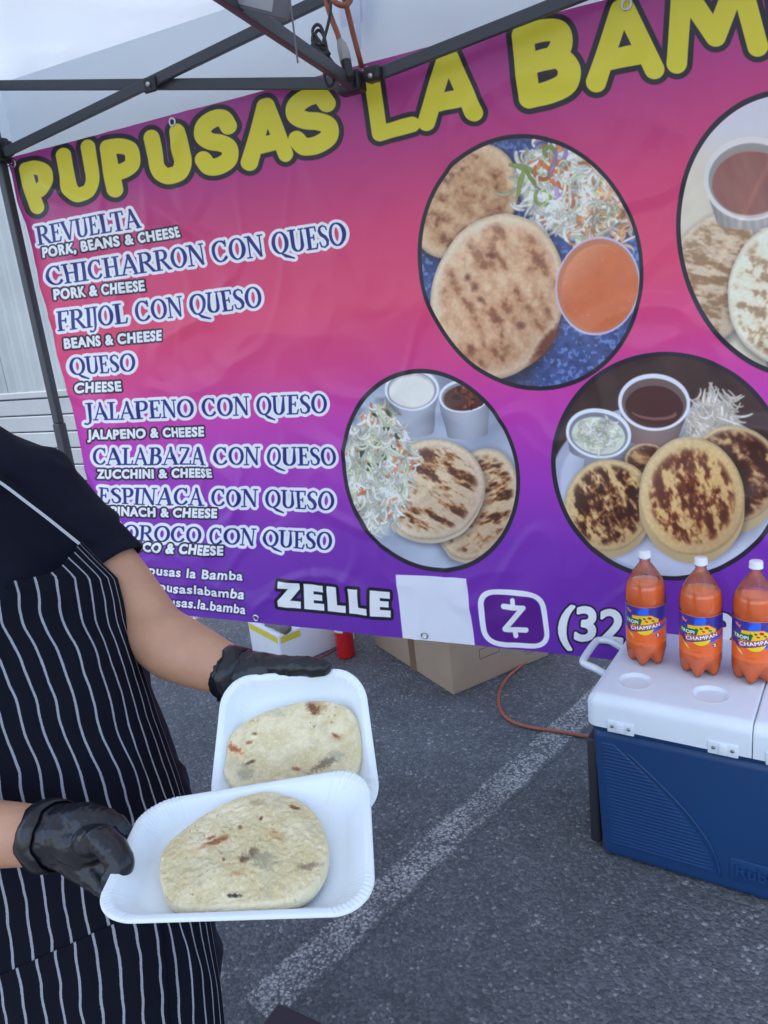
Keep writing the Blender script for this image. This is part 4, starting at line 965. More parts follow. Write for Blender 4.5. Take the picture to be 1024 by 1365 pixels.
# ============================================================ TRAYS AND PUPUSAS
foam = mat('white foam board', (.73, .785, .815), .48, spec=.4, noise=(30, .02), bump=(260, .12, .0008), Subsurface_Weight=.08, Subsurface_Scale=.004)
def make_tray(corners, label, parentloc, depth=.021, sw=.033):
    """corners TL,TR,BR,BL of the outer rim in space; returns floor plane frame"""
    TL, TR, BR, BL = [np.array(c) for c in corners]
    cen = (TL+TR+BR+BL)/4; nrm = np.cross(TR-BL, TL-BR); nrm /= np.linalg.norm(nrm)
    if nrm@(EYE-cen) < 0: nrm = -nrm
    W_ = (np.linalg.norm(TR-TL)+np.linalg.norm(BR-BL))/2; D_ = (np.linalg.norm(TL-BL)+np.linalg.norm(TR-BR))/2
    def P(x, y, h):                                       # x,y metres from the centre
        s, t = x/W_+.5, y/D_+.5
        return (BL*(1-s)+BR*s)*(1-t)+(TL*(1-s)+TR*s)*t+nrm*h
    t_ = thing('food_tray', label, 'tray', tuple(cen), 'white foam trays')
    n_ = 360; v = []
    # rings: inset, height, corner radius ; fluted flange
    rings = [(.0000, -.0020), (0, 0), (.0006, .0012), (.003, .0012), (.006, .0006), (.0085, .0002), (.010, -.001), (.012, -.004), (sw-.006, -depth+.003), (sw-.002, -depth+.0008), (sw+.003, -depth), (sw+.012, -depth), (.06, -depth), (.08, -depth)]
    bot = [(.08, -depth-.0018), (.06, -depth-.0018), (sw+.003, -depth-.0018), (sw-.004, -depth-.0006), (.012, -.0062), (.006, -.0018), (.0000, -.0020)]
    def ring(ins, h, fl):
        hw, hh = W_/2-ins, D_/2-ins; R = max(.012, .043-ins*.55)
        # rounded rectangle by arc length, equal counts per corner/side
        out = []
        per_ = n_//4
        for q, (sx, sy) in enumerate(((1, 1), (-1, 1), (-1, -1), (1, -1))):
            cx, cy = sx*(hw-R), sy*(hh-R); na = 46; ns = per_-na
            for i in range(na):
                a = math.radians(90*q+90*i/na); 
                f = math.sin(a*4*11)*fl if True else 0
                rr = R; out.append((cx+rr*math.cos(a), cy+rr*math.sin(a), h+abs(math.sin((a+.1)*26))*fl*1.0-fl*.5))
            nx, ny = ((1, 1), (-1, 1), (-1, -1), (1, -1))[(q+1) % 4]
            a1 = math.radians(90*(q+1)); sx_, sy_ = cx+R*math.cos(a1), cy+R*math.sin(a1); ex_, ey_ = nx*(hw-R)+R*math.cos(a1), ny*(hh-R)+R*math.sin(a1)
            for i in range(ns):
                t = i/ns; out.append((sx_+(ex_-sx_)*t, sy_+(ey_-sy_)*t, h+.10*(abs(math.sin(t*PI*9))*fl-fl*.5)))
        return out
    allr = [ring(i, h, .0013 if .0005 < i < .0131 else .0008 if .0131 < i < sw-.004 else 0) for i, h in rings]+[ring(i, h, 0) for i, h in bot]
    for r_ in allr:
        for x, y, h in r_: v.append(P(x, y, h))
    f = grid_faces(n_, len(allr), True)
    top_c = len(rings)-1; 
    f.append(tuple(range(top_c*n_, (top_c+1)*n_)))
    fc = [q for q in f if not (q[0]//n_ == top_c and len(q) == 4)]
    fc.append(tuple(range((top_c+1)*n_, (top_c+2)*n_))[::-1])
    pyobj('tray_shell', v, fc, foam, t_, True, world=True)
    return cen, nrm, P, t_, depth
def crisp_canvas(cen, nrm, depth, px0, py0, px1, py1, res):
    o_ = cen-nrm*depth*.35; ex = RT-nrm*(RT@nrm); ex /= np.linalg.norm(ex); ey = np.cross(nrm, ex)
    ps = [on_plane(x, y, o_, nrm)-o_ for x, y in ((px0, py0), (px1, py0), (px1, py1), (px0, py1))]
    us = [p@ex for p in ps]; vs = [p@ey for p in ps]; o2 = o_+ex*min(us)+ey*min(vs); W_, H_ = max(us)-min(us), max(vs)-min(vs)
    return plane_canvas(o2, ex, ey, W_, H_, res), o2, ex, ey, W_, H_
def pupusa(label, tray, outline, thick, spots, seed, px):
    cen, nrm, P, t_, depth = tray
    cvp, o2, ex, ey, W_, H_ = crisp_canvas(cen, nrm, depth, *px, 3600)
    X, Y = cvp.X, cvp.Y
    a = ss(.3, .7, fbm(X, Y, 34, seed))[..., None]; b_ = fbm(X, Y, 7, seed+9)[..., None]; c = fbm(X, Y, 2.6, seed+20, 3)[..., None]
    im = rgb(204, 187, 142)*(1-a)+rgb(225, 211, 174)*a
    im = im*(1-.5*ss(.5, .75, b_))+rgb(206, 186, 138)*.5*ss(.5, .75, b_)
    im = im*(1-.3*ss(.55, .7, c))+rgb(240, 232, 206)*.3*ss(.55, .7, c)
    g = fbm(X, Y, 30, seed+33)[..., None]; im = im*(1-.25*ss(.56, .74, g))+rgb(170, 164, 138)*.25*ss(.56, .74, g)
    cvp.im = im.astype(np.float32)
    for (x, y, rx, ry, rot, col, k) in spots:
        e = ell(x, y, rx, ry, rot)(X, Y)+1.1*(fbm(X, Y, 4.5, seed+int(x), 4)-.5)+.5*(fbm(X, Y, 1.6, seed+int(y), 2)-.5)
        cvp.mix((slice(None), slice(None)), ss(1.15, .3, e)*k, rgb(*col))
    # fine freckles
    fr = fbm(X, Y, 3.2, seed+50, 2); big = fbm(X, Y, 26, seed+51, 2)
    cvp.mix((slice(None), slice(None)), ss(.76, .84, fr)*ss(.55, .66, big)*.5, rgb(140, 100, 64))
    img = cvp.image('pupusa crust')
    m = img_mat('griddled masa', img, .55, .35, bump=None, Subsurface_Weight=.12, Subsurface_Scale=.01)
    n = m.node_tree; tc = n.nodes.new('ShaderNodeTexCoord'); t1 = n.nodes.new('ShaderNodeTexNoise'); t1.inputs['Scale'].default_value = 150; t1.inputs['Detail'].default_value = 5
    t2 = n.nodes.new('ShaderNodeTexVoronoi'); t2.inputs['Scale'].default_value = 150; n.links.new(tc.outputs['Object'], t1.inputs[0]); n.links.new(tc.outputs['Object'], t2.inputs[0])
    ad = n.nodes.new('ShaderNodeMath'); ad.operation = 'MULTIPLY_ADD'; n.links.new(t2.outputs[0], ad.inputs[0]); ad.inputs[1].default_value = -.5; n.links.new(t1.outputs[0], ad.inputs[2])
    bmp = n.nodes.new('ShaderNodeBump'); bmp.inputs['Strength'].default_value = 1.0; bmp.inputs['Distance'].default_value = .0022; n.links.new(ad.outputs[0], bmp.inputs['Height']); n.links.new(bmp.outputs[0], n.nodes['Principled BSDF'].inputs['Normal'])
    o_ = cen-nrm*(depth-thick*.55)
    ol = catmull(outline, 16, True); pts = [on_plane(x, y, o_, nrm) for x, y in ol]; c0 = sum(pts)/len(pts)
    top = cen-nrm*depth; v, uv = [], []; nr = 64
    base0 = c0-nrm*((c0-top)@nrm)
    for j in range(nr):
        t = j/(nr-1)
        if t < .8: r = t/.8*.955; h = thick*(1.06-.20*(t/.8)**2.5)
        else:
            a_ = (t-.8)/.2*PI*.78; r = .955+.045*math.sin(min(a_, PI/2))-(.05*max(0, a_-PI/2)); h = thick*(.86*.5+.43*math.cos(a_)) 
        for p in pts:
            q = base0+(p-nrm*((p-top)@nrm)-base0)*r
            qq = Vector(q)+Vector((seed, 0, 0))+.004*mnoise.noise_vector(Vector(q)*60)
            nz = .0026*mnoise.noise(qq*34)+.0032*mnoise.noise(Vector(q)*14+Vector((seed, 3, 0)))-.0007*max(0, 1-abs(mnoise.noise(qq*95))*3.5)+.0009*mnoise.noise(qq*170)
            hh = max(.0006, h+nz*(1 if t < .85 else .3)); q = q+nrm*hh; v.append(q)
            d = q-o2; uv.append(((d@ex)/W_, (d@ey)/H_))
    o_p = pyobj('pupusa', v, grid_faces(len(pts), nr, True), m, None, True, uv)
    at_ = o_p.data.attributes.new('rim', 'FLOAT', 'POINT'); at_.data.foreach_set('value', np.repeat([float(ss(.74, .90, np.float64(j/(nr-1)))) for j in range(nr)], len(pts)).astype(np.float32))
    an_ = n.nodes.new('ShaderNodeAttribute'); an_.attribute_name = 'rim'; mxr = n.nodes.new('ShaderNodeMix'); mxr.data_type = 'RGBA'
    t3 = n.nodes.new('ShaderNodeTexNoise'); t3.inputs['Scale'].default_value = 60; n.links.new(tc.outputs['Object'], t3.inputs[0])
    mm = n.nodes.new('ShaderNodeMath'); mm.operation = 'MULTIPLY_ADD'; n.links.new(t3.outputs[0], mm.inputs[0]); mm.inputs[1].default_value = .9; mm.inputs[2].default_value = .35
    mm2 = n.nodes.new('ShaderNodeMath'); mm2.operation = 'MULTIPLY'; mm2.use_clamp = True; n.links.new(mm.outputs[0], mm2.inputs[0]); n.links.new(an_.outputs['Fac'], mm2.inputs[1])
    n.links.new(mm2.outputs[0], mxr.inputs[0]); n.links.new([q for q in n.nodes if q.type == 'TEX_IMAGE'][0].outputs[0], mxr.inputs[6]); mxr.inputs[7].default_value = (.70, .62, .42, 1)
    n.links.new(mxr.outputs[2], n.nodes['Principled BSDF'].inputs['Base Color'])
    t_p = tag(o_p, label, 'pupusa', 'pupusas served on trays')
    return t_p
trB = make_tray([at(297, 902, 1.045), at(484, 889, 1.03), at(511, 1090, .935), at(277, 1092, .95)], 'rear white foam tray, upright, held by the gloved hand at its top edge', None, depth=.02)
trF = make_tray([at(193, 1070, .905), at(492, 1021, .905), at(502, 1219, .725), at(116, 1231, .725)], 'front white foam tray, wide, overlapping the other tray and gripped at its left corner', None)
z7 = lambda pts: [(x/1.896, 840+y/1.896) for x, y in pts]
pupusa('large egg-shaped pale griddled pupusa with red-brown specks on the front tray', trF,
       z7([(403, 600), (412, 565), (445, 530), (500, 492), (560, 455), (620, 430), (690, 421), (750, 434), (800, 470), (828, 530), (832, 590), (815, 640), (780, 676), (720, 700), (600, 712), (480, 712), (430, 697), (408, 655)]), .024,
       [(292, 1132, 17, 4, -28, (142, 78, 46), .85), (281, 1135, 6, 3, -20, (136, 80, 50), .8), (327, 1155, 8, 6, 0, (84, 52, 40), .75), (394, 1084, 8, 3, 20, (126, 66, 42), .9), (348, 1155, 30, 12, 24, (128, 124, 108), .5), (340, 1146, 9, 7, 0, (96, 72, 54), .6), (283, 1128, 8, 3, -30, (140, 78, 46), .7), (303, 1127, 7, 3, -40, (140, 78, 46), .7), (272, 1140, 10, 4, -20, (180, 130, 90), .6),
        (315, 1201, 12, 3, 0, (44, 34, 40), .85), (322, 1114, 4, 3, -50, (136, 80, 50), .8), (372, 1125, 20, 8, 10, (176, 130, 84), .45), (317, 1175, 12, 4, -10, (178, 128, 84), .55), (415, 1162, 22, 5, -14, (90, 74, 60), .5), (300, 1156, 3, 3, 0, (120, 60, 36), .7), (350, 1102, 3, 3, 0, (90, 50, 30), .8), (395, 1205, 4, 3, 0, (60, 40, 30), .7), (345, 1080, 14, 6, 10, (168, 146, 110), .5), (262, 1150, 14, 8, 0, (206, 176, 130), .5)], 3, (200, 1050, 455, 1230))
pupusa('oval pale griddled pupusa with a dark brown scorch spot on the rear tray', trB,
       z7([(566, 365), (570, 330), (578, 280), (612, 240), (680, 206), (770, 182), (850, 184), (895, 212), (914, 268), (914, 330), (895, 372), (840, 390), (740, 398), (640, 410), (590, 400)]), .023,
       [(419, 946, 11, 8, 40, (92, 44, 28), .9), (424, 942, 18, 11, 0, (150, 104, 70), .45), (316, 1001, 13, 5, 22, (178, 92, 56), .95), (309, 996, 4, 8, 0, (150, 84, 50), .8), (321, 1010, 10, 5, 30, (232, 196, 150), .8), (449, 983, 6, 3, 30, (126, 66, 42), .95), (450, 985, 10, 7, 0, (170, 120, 80), .4), (430, 1023, 26, 7, -28, (84, 66, 52), .6), (370, 950, 16, 12, 0, (150, 152, 136), .35), (335, 992, 7, 3, -20, (130, 74, 40), .7), (343, 981, 4, 3, 0, (110, 60, 34), .7), (337, 1018, 8, 3, -24, (92, 50, 30), .75), (398, 1027, 7, 3, 0, (150, 74, 40), .7), (330, 1030, 14, 12, 0, (120, 120, 108), .4), (448, 1010, 14, 9, 0, (130, 130, 112), .4)], 21, (285, 925, 500, 1062))

# ============================================================ COOLER
CY = -.5954; CE = np.array([math.cos(CY), math.sin(CY), 0]); CN = np.array([-CE[1], CE[0], 0]); CO = np.array([.4766, 1.7793, 0]); CH = .5011
CL, CD, LZ = .93, .44, .415
coo = thing('cooler', 'large navy blue wheeled cooler with white double lid under the drink bottles', 'cooler', tuple(CO+CE*CL/2+CN*CD/2), rz=CY)
def cp(a, b_, z): return CO+CE*a+CN*b_+ZUP*z
blue = mat('navy blue plastic', (.009, .045, .14), .42, spec=.45, noise=(3, .12), bump=(420, .14, .0008))
whp = mat('white plastic', (.69, .74, .79), .38, spec=.45, noise=(7, .07), bump=(300, .05, .0006))
dkp = mat('dark plastic', (.02, .022, .03), .5)
mx = Matrix.Translation(Vector(cp(CL/2, CD/2, 0))) @ Matrix.Rotation(CY, 4, 'Z')
bm = bmesh.new()
vsx = add_box(bm, (0, 0, .20), (CL, CD, .40), .026, None, 5)
for q in bm.verts:                                       # tapers towards the ground, belly a little proud
    k = 1-.028*(1-q.co.z/.40); q.co.x *= k; q.co.y *= k-.008*(1-q.co.z/.4)
bmesh.ops.transform(bm, matrix=mx, verts=bm.verts); bd = bobj('body', bm, blue, coo, True, True)
bm = bmesh.new(); add_box(bm, (0, 0, .404), (CL-.006, CD-.006, .022), .006, mx); bobj('upper_band', bm, blue, coo, False, True)
# ribbed panel on the front left, bounded by a sweeping curve
def ypf(x, z): # front face y offset at height z
    k = 1-.028*(1-z/.40)-.008*(1-z/.4); return (CD-CD*k)/2
def ribs(x0s, flip, name='ribbed_panel'):
    v = []; nz, nx = 260, 40; z0, z1 = .045, .365; 
    for j in range(nz):
        z = z0+(z1-z0)*j/(nz-1); t = (z1-z)/(z1-z0); wd = .03+.235*math.sin(t*PI/2)
        xl = .026+.013*(1-z/.4)
        for i in range(nx):
            s = i/(nx-1); x = xl+wd*s; x = x if not flip else CL-x
            e = min(1, min(s, 1-s)*14, min(j, nz-1-j)/5); d = e*(.0010+.0012*(.5+.5*math.sin(z*2*PI/.0105)))
            v.append(cp(x, ypf(x, z)-.0008-d, z))
    return pyobj(name, v, grid_faces(nx, nz), blue, coo, True, world=True)
ribs(0, False); ribs(0, True)
# raised sweep line beside the ribs
pt = []
for j in range(24):
    z = .345-.30*j/23; t = (.365-z)/.32; pt.append(cp(.028+.013*(1-z/.4)+.03+.235*math.sin(t*PI/2)+.012, ypf(0, z)-.001, z))
tube('moulding', pt, .0032, blue, coo, 2, 8, True)
# maker's name in relief
def relief(name, txt, size, mtx, m, parent, ext=.0028, shear=0):
    c = bpy.data.curves.new('t', 'FONT'); c.body = txt; c.size = size; c.extrude = ext; c.offset = .0012; c.align_x = 'LEFT'; c.shear = shear
    o = bpy.data.objects.new('t', c); C.objects.link(o); me = bpy.data.meshes.new_from_object(o.evaluated_get(bpy.context.evaluated_depsgraph_get())); bpy.data.objects.remove(o)
    me.transform(mtx); me.materials.clear(); me.name = name; return link(name, me, m, parent, False, True)
lp = cp(.375, ypf(0, .075)-.0015, .062)
bm = bmesh.new(); mxf = Matrix.Translation(Vector(cp(CL/2, ypf(0, .078)-.0005, .079))) @ Matrix.Rotation(CY, 4, 'Z')
add_box(bm, (0, 0, 0), (.25, .004, .062), .0018, mxf); bobj('name_plate', bm, blue, coo, True, True)
relief('lettering', 'Rubbermaid', .046, Matrix.Translation(Vector(cp(.352, ypf(0, .07)-.0035, .065))) @ Matrix.Rotation(CY, 4, 'Z') @ Matrix.Rotation(PI/2, 4, 'X'), blue, coo)
# lids: two height-field shells with round recesses
SEAM = (on_plane(1004, 990, CO, -CN)-CO)@CE
cupsL = []
for (x, y) in ((847, 907), (947, 925)):
    q = on_z(x, y, CH)-CO; cupsL.append((q@CE, q@CN))
def lid(x0, x1, cups, rl, rr):
    nx, ny = int((x1-x0)/.0028), 190; v = []; R = .03
    P0, P1 = -.012, CD+.008
    for j in range(ny):
        b_ = P0+(P1-P0)*j/(ny-1)
        for i in range(nx):
            a = x0+(x1-x0)*i/(nx-1); h = 0
            def edge(d, R):
                d = min(max(d, 0), R); return R-math.sqrt(max(0, R*R-(R-d)**2))
            ea = edge(a-x0, R if rl else .004)+edge(x1-a, R if rr else .004); eb = edge(b_-P0, R)+edge(P1-b_, R)
            h = -min(R, math.hypot(ea if rl or rr else ea*.3, eb))
            for (ca, cb) in cups:
                r = math.hypot(a-ca, b_-cb); t = min(1, max(0, (r-.034)/.008)); h -= .009*(1-t*t*(3-2*t))
                t2 = math.exp(-((r-.045)/.003)**2); h += .0006*t2
            # plan-view corner rounding
            aa, bb = a, b_
            v.append([a, b_, CH+h])
    # skirt
    f = grid_faces(nx, ny); N0 = len(v)
    border = [j for j in range(nx)]+[k*nx+nx-1 for k in range(1, ny)]+[(ny-1)*nx+i for i in range(nx-2, -1, -1)]+[k*nx for k in range(ny-2, 0, -1)]
    for z in (LZ+.004, LZ):
        for q in border: v.append([v[q][0], v[q][1], z])
    nb = len(border)
    for i in range(nb):
        f.append((border[i], N0+i, N0+(i+1) % nb, border[(i+1) % nb])); f.append((N0+i, N0+nb+i, N0+nb+(i+1) % nb, N0+(i+1) % nb))
    R2 = .03
    out = []
    for a, b_, z in v:                                    # round the outer corners in plan
        for (ok, xc, sx) in ((rl, x0+R2, -1), (rr, x1-R2, 1)):
            if ok and (a-xc)*sx > 0:
                for yc, sy in ((P0+R2, -1), (P1-R2, 1)):
                    if (b_-yc)*sy > 0:
                        dx, dy = abs(a-xc), abs(b_-yc); m_ = max(dx, dy); r = math.hypot(dx, dy)
                        if r > 1e-9: s = m_/r; a = xc+sx*dx*s; b_ = yc+sy*dy*s
        out.append(cp(a, b_, z))
    return pyobj('lid', out, f, whp, coo, True, world=True)
lA = lid(-.010, SEAM-.0012, cupsL, True, False); lB = lid(SEAM+.0012, CL+.010, [(2*SEAM-c[0], c[1]) for c in cupsL[::-1]][:1]+[(SEAM+.36, cupsL[0][1])], False, True)
# hinges
scr = mat('zinc screw', (.35, .38, .36), .4, metal=1)
for (x, y) in ((827, 961), (964, 986)):
    q = (on_plane(x, y, CO-CN*.013, -CN)-CO)@CE
    for off in (0, 2*(SEAM-q)) if True else (0,):
        mh = Matrix.Translation(Vector(cp(q+off, -.0135, LZ+.010))) @ Matrix.Rotation(CY, 4, 'Z')
        bm = bmesh.new(); add_box(bm, (0, 0, 0), (.068, .005, .034), .0023, mh); hg = bobj('hinge', bm, whp, coo, True, True)
        bm = bmesh.new(); add_box(bm, (0, -.004, 0), (.018, .007, .026), .0015, mh); bobj('knuckle', bm, whp, hg, True, True)
        for sx in (-1, 1):
            bm = bmesh.new(); c = mh @ Vector((sx*.021, -.002, .001)); add_cyl(bm, c, c-Vector(CN)*.0025, .0052, .004, 14); bobj('screw', bm, scr, hg, True, True)
# side handle loop
hz = .475
def sidept(x, y, off=-.02): return on_plane(x, y, CO+CE*off, CE)
hp_ = [cp(-.005, .335, .468), cp(-.045, .335, .487), cp(-.075, .33, .488), cp(-.085, .31, .486), cp(-.085, .21, .482), cp(-.075, .19, .478), cp(-.045, .185, .472), cp(-.005, .185, .455)]
tube('handle', hp_, .0105, whp, coo, 5, 12, True)
hp_ = [cp(CL+.045-(.05 if i in (0, 7) else 0 if i in (3, 4) else .02), .185+.15*(i/7 if False else min(1, max(0, (i-1)/5))), .47) for i in range(8)]
tube('handle', hp_, .0105, whp, coo, 3, 12, True)
# dark wheel bracket low on the left end
bm = bmesh.new(); mw = Matrix.Translation(Vector(cp(-.010, .06, .18))) @ Matrix.Rotation(CY, 4, 'Z')
add_box(bm, (0, 0, 0), (.03, .06, .33), .008, mw); bobj('tow_handle', bm, dkp, coo, True, True)
for sy in (.07, CD-.07):
    bm = bmesh.new(); add_cyl(bm, Vector(cp(CL-.03, sy-.022, .055)), Vector(cp(CL-.03, sy+.022, .055)), .055, seg=32); bobj('wheel', bm, dkp, coo, True, True)

# ============================================================ BOTTLES
def label_image():
    W_, H_ = .330, .118; c = flat_canvas(W_*1000, H_*1000, 4.2)         # millimetres
    X, Y = c.X, c.Y; t = Y/(H_*1000)
    c.im[:] = rgb(240, 106, 40); sl = (slice(None), slice(None))
    for x0 in (0, 165):
        XX = X-x0-82.5
        blue_ = (Y < 60-.10*XX+6*np.sin(XX*.08)) & (np.abs(XX) < 82.5)
        c.mix(sl, blue_.astype(float), rgb(58, 52, 150))
        c.mix(sl, ((Y < 52) & (XX > -30) & (XX < 4) & blue_).astype(float)*ss(-30, -10, XX), rgb(50, 100, 226))
        c.mix(sl, ((np.hypot((XX-4)/26, (Y-24)/20) < 1) & (XX < 6) & (Y < 34)).astype(float), rgb(52, 104, 230))
        def q(pts): return [(x*1.38+x0+82.5, y) for x, y in pts]
        c.poly(q([(-44, 60), (-36, 60), (-30, 92), (-42, 74)]), [(0, rgb(58, 44, 130))])
        c.poly(q([(-40, 78), (-30, 88), (-24, 102), (-34, 92)]), [(0, rgb(250, 200, 60))])
        c.poly(q([(12, 70), (44, 52), (52, 54), (40, 66), (10, 80)]), [(0, rgb(48, 96, 222))])
        c.poly(q([(-28, 30), (8, 26), (24, 40), (22, 60), (-10, 74), (-30, 60)]), [(1.5, rgb(226, 88, 36)), (0, rgb(248, 200, 40))])
        e = ell(x0+82.5-6, 64, 25, 22)(X, Y); c.mix(sl, np.clip((1-e)*60, 0, 1)*(Y > 62), rgb(250, 212, 30))
        for (x, y, r, col) in ((-4, 36, 3, (50, 120, 50)), (6, 34, 4.2, (206, 40, 40)), (0, 44, 3, (206, 60, 40)), (12, 42, 3.2, (60, 130, 50)), (-12, 38, 2.6, (60, 130, 50)), (15, 49, 2.4, (206, 60, 40))):
            e = ell(x0+82.5+x*1.38, y, r*1.5, r, 20)(X, Y); c.mix(sl, np.clip((1-e)*8, 0, 1), rgb(*col))
        c.poly(q([(-50, 38), (-8, 39), (-12, 57), (-48, 57)]), [(0, rgb(34, 104, 70))])
        sans(c, "TROPI", (x0+82.5-63, 53.5), (x0+82.5-22, 54), 9.5, [(.35, rgb(250, 250, 250))])
        c.poly(q([(-36, 61), (34, 46), (44, 40), (40, 58), (-32, 78)]), [(0, rgb(232, 84, 44))])
        c.poly(q([(-32, 78), (40, 58), (39, 60), (-30, 81)]), [(0, rgb(60, 40, 120))])
        sans(c, "CHAMPAN", (x0+82.5-43, 74.5), (x0+82.5+37, 61), 10.5, [(1.6, rgb(50, 40, 110)), (.45, rgb(252, 252, 252))])
        c.strokes([[(x0+82.5-58, 14, 1.7), (x0+82.5-52, 19, 1.7), (x0+82.5-53, 13, 1.6), (x0+82.5-46, 22, 1.7), (x0+82.5-43, 17, 1.6)]], [(1, rgb(170, 40, 60)), (0, rgb(240, 130, 130))])
        e = ell(x0+82.5+30, 88, 6.5, 6.5)(X, Y); c.mix(sl, np.clip((1-e)*12, 0, 1), rgb(50, 44, 110)); sans(c, "2", (x0+82.5+27, 91.6), (x0+82.5+33, 91.6), 7.5, [(.8, rgb(250, 250, 250))])
        c.strokes([[(x0+82.5-26, 106, .35), (x0+82.5-4, 107, .35)]], [(0, rgb(120, 50, 30))])
    c.mix(sl, ((Y < 2.5) | (Y > 115)).astype(float), rgb(244, 116, 50))
    n_ = fbm(X, Y, 9, 5)[..., None]; c.im = c.im*(.97+.06*n_)
    return c.image('drink label')
lab_m = img_mat('printed plastic label', label_image(), .32, .5, Coat_Weight=.3, Coat_Roughness=.15)
liq = mat('orange soft drink', (1.0, .185, .010), .05, spec=.5)
n = liq.node_tree; tr = n.nodes.new('ShaderNodeBsdfTranslucent'); tr.inputs[0].default_value = (1, .26, .03, 1); ms = n.nodes.new('ShaderNodeMixShader'); ms.inputs[0].default_value = .04
n.links.new(n.nodes['Principled BSDF'].outputs[0], ms.inputs[1]); n.links.new(tr.outputs[0], ms.inputs[2]); n.links.new(ms.outputs[0], n.nodes['Material Output'].inputs[0])
pet = bpy.data.materials.new('clear bottle plastic'); pet.use_nodes = True; n = pet.node_tree; n.nodes.clear()
o_ = n.nodes.new('ShaderNodeOutputMaterial'); tb = n.nodes.new('ShaderNodeBsdfTransparent'); tb.inputs[0].default_value = (.99, .985, .98, 1); gl = n.nodes.new('ShaderNodeBsdfGlossy'); gl.inputs['Roughness'].default_value = .06
frn = n.nodes.new('ShaderNodeFresnel'); frn.inputs[0].default_value = 1.5; fm = n.nodes.new('ShaderNodeMath'); fm.operation = 'MULTIPLY_ADD'; fm.inputs[1].default_value = .9; fm.inputs[2].default_value = .0; n.links.new(frn.outputs[0], fm.inputs[0])
df = n.nodes.new('ShaderNodeBsdfDiffuse'); df.inputs[0].default_value = (.8, .78, .8, 1); m2 = n.nodes.new('ShaderNodeMixShader'); m2.inputs[0].default_value = .03; n.links.new(tb.outputs[0], m2.inputs[1]); n.links.new(df.outputs[0], m2.inputs[2])
m1 = n.nodes.new('ShaderNodeMixShader'); n.links.new(fm.outputs[0], m1.inputs[0]); n.links.new(m2.outputs[0], m1.inputs[1]); n.links.new(gl.outputs[0], m1.inputs[2]); n.links.new(m1.outputs[0], o_.inputs[0])
capm = mat('white cap plastic', (.82, .82, .84), .35)
def petal(r, z, a):
    if z < .05:
        t = (1-z/.05); s = .5+.5*math.cos(5*a); return (r*(1-.30*t*(1-s)**1.2*(1 if z > .001 else 1)), z+.016*t*(1-s))
    return r
def make_bottle(label):
    b = thing('drink_bottle', label, 'bottle', (0, 0, 0), 'orange drink bottles on the cooler')
    Rb = .0535
    prof = [(.001, .004), (.022, .004), (.036, .001), (.043, .004), (.0485, .014), (.052, .03), (Rb, .05), (Rb, .066), (Rb-.0012, .070), (Rb-.0012, .184), (Rb, .188), (Rb, .205), (.0525, .218), (.050, .232), (.045, .246), (.037, .261), (.027, .276), (.019, .287), (.0145, .293), (.0135, .298), (.0135, .304), (.0165, .305), (.0165, .307), (.0135, .308), (.0135, .315)]
    lp_ = [(r-.0012, z+.0012) for r, z in prof if z < .236]+[(.0467, .237), (.0005, .2371)]
    def fine(p):
        o = []
        for (a, b_) in zip(p[:-1], p[1:]): o += [a, ((a[0]+b_[0])/2, (a[1]+b_[1])/2)]
        return o+[p[-1]]
    v, f = lathe(fine(lp_), 60, petal); pyobj('drink', v, f, liq, b)
    v, f = lathe(fine(prof), 60, petal); sh = pyobj('bottle_wall', v, f, pet, b)
    sg = 72; v, uv, f = [], [], []
    for z in (.071, .183):
        for i in range(sg+1):
            a = 2*PI*i/sg; v.append(((Rb+.0001)*math.cos(a), (Rb+.0001)*math.sin(a), z)); uv.append((i/sg, (z-.071)/.112))
    pyobj('label', v, grid_faces(sg+1, 2), lab_m, b, True, uv)
    cpf = [(.0001, .3255), (.0135, .3255), (.0152, .3245), (.0158, .322), (.0158, .310), (.0165, .3095), (.0165, .307), (.0139, .307)]
    v, f = lathe(cpf, 96, lambda r, z, a: r+(.0004*math.sin(a*30) if .309 < z < .323 and r > .015 else 0)); pyobj('cap', v, f, capm, b)
    return b
bl0 = None
for i, (x, yb, lb) in enumerate(((862, 880, 'leftmost of the three orange drink bottles, nearest the cooler handle'), (934, 895, 'middle of the three orange drink bottles standing on the white lid'), (1004.5, 904, 'rightmost orange drink bottle beside the lid seam, cut by the picture edge'))):
    P_ = on_z(x, yb, CH)
    if i == 0: b = bl0 = make_bottle(lb)
    else:
        b = bl0.copy(); C.objects.link(b)
        for ch in list(bl0.children):
            c_ = ch.copy(); C.objects.link(c_); c_.parent = b
    b['label'] = lb; b.location = tuple(P_)
    # face: the label artwork centre (u=.25) turned to the viewer
    dv = EYE-P_; b.rotation_euler[2] = math.atan2(dv[1], dv[0])-PI/2+(.03, .12, .16)[i]
    b.scale = (.985, .985, .985)

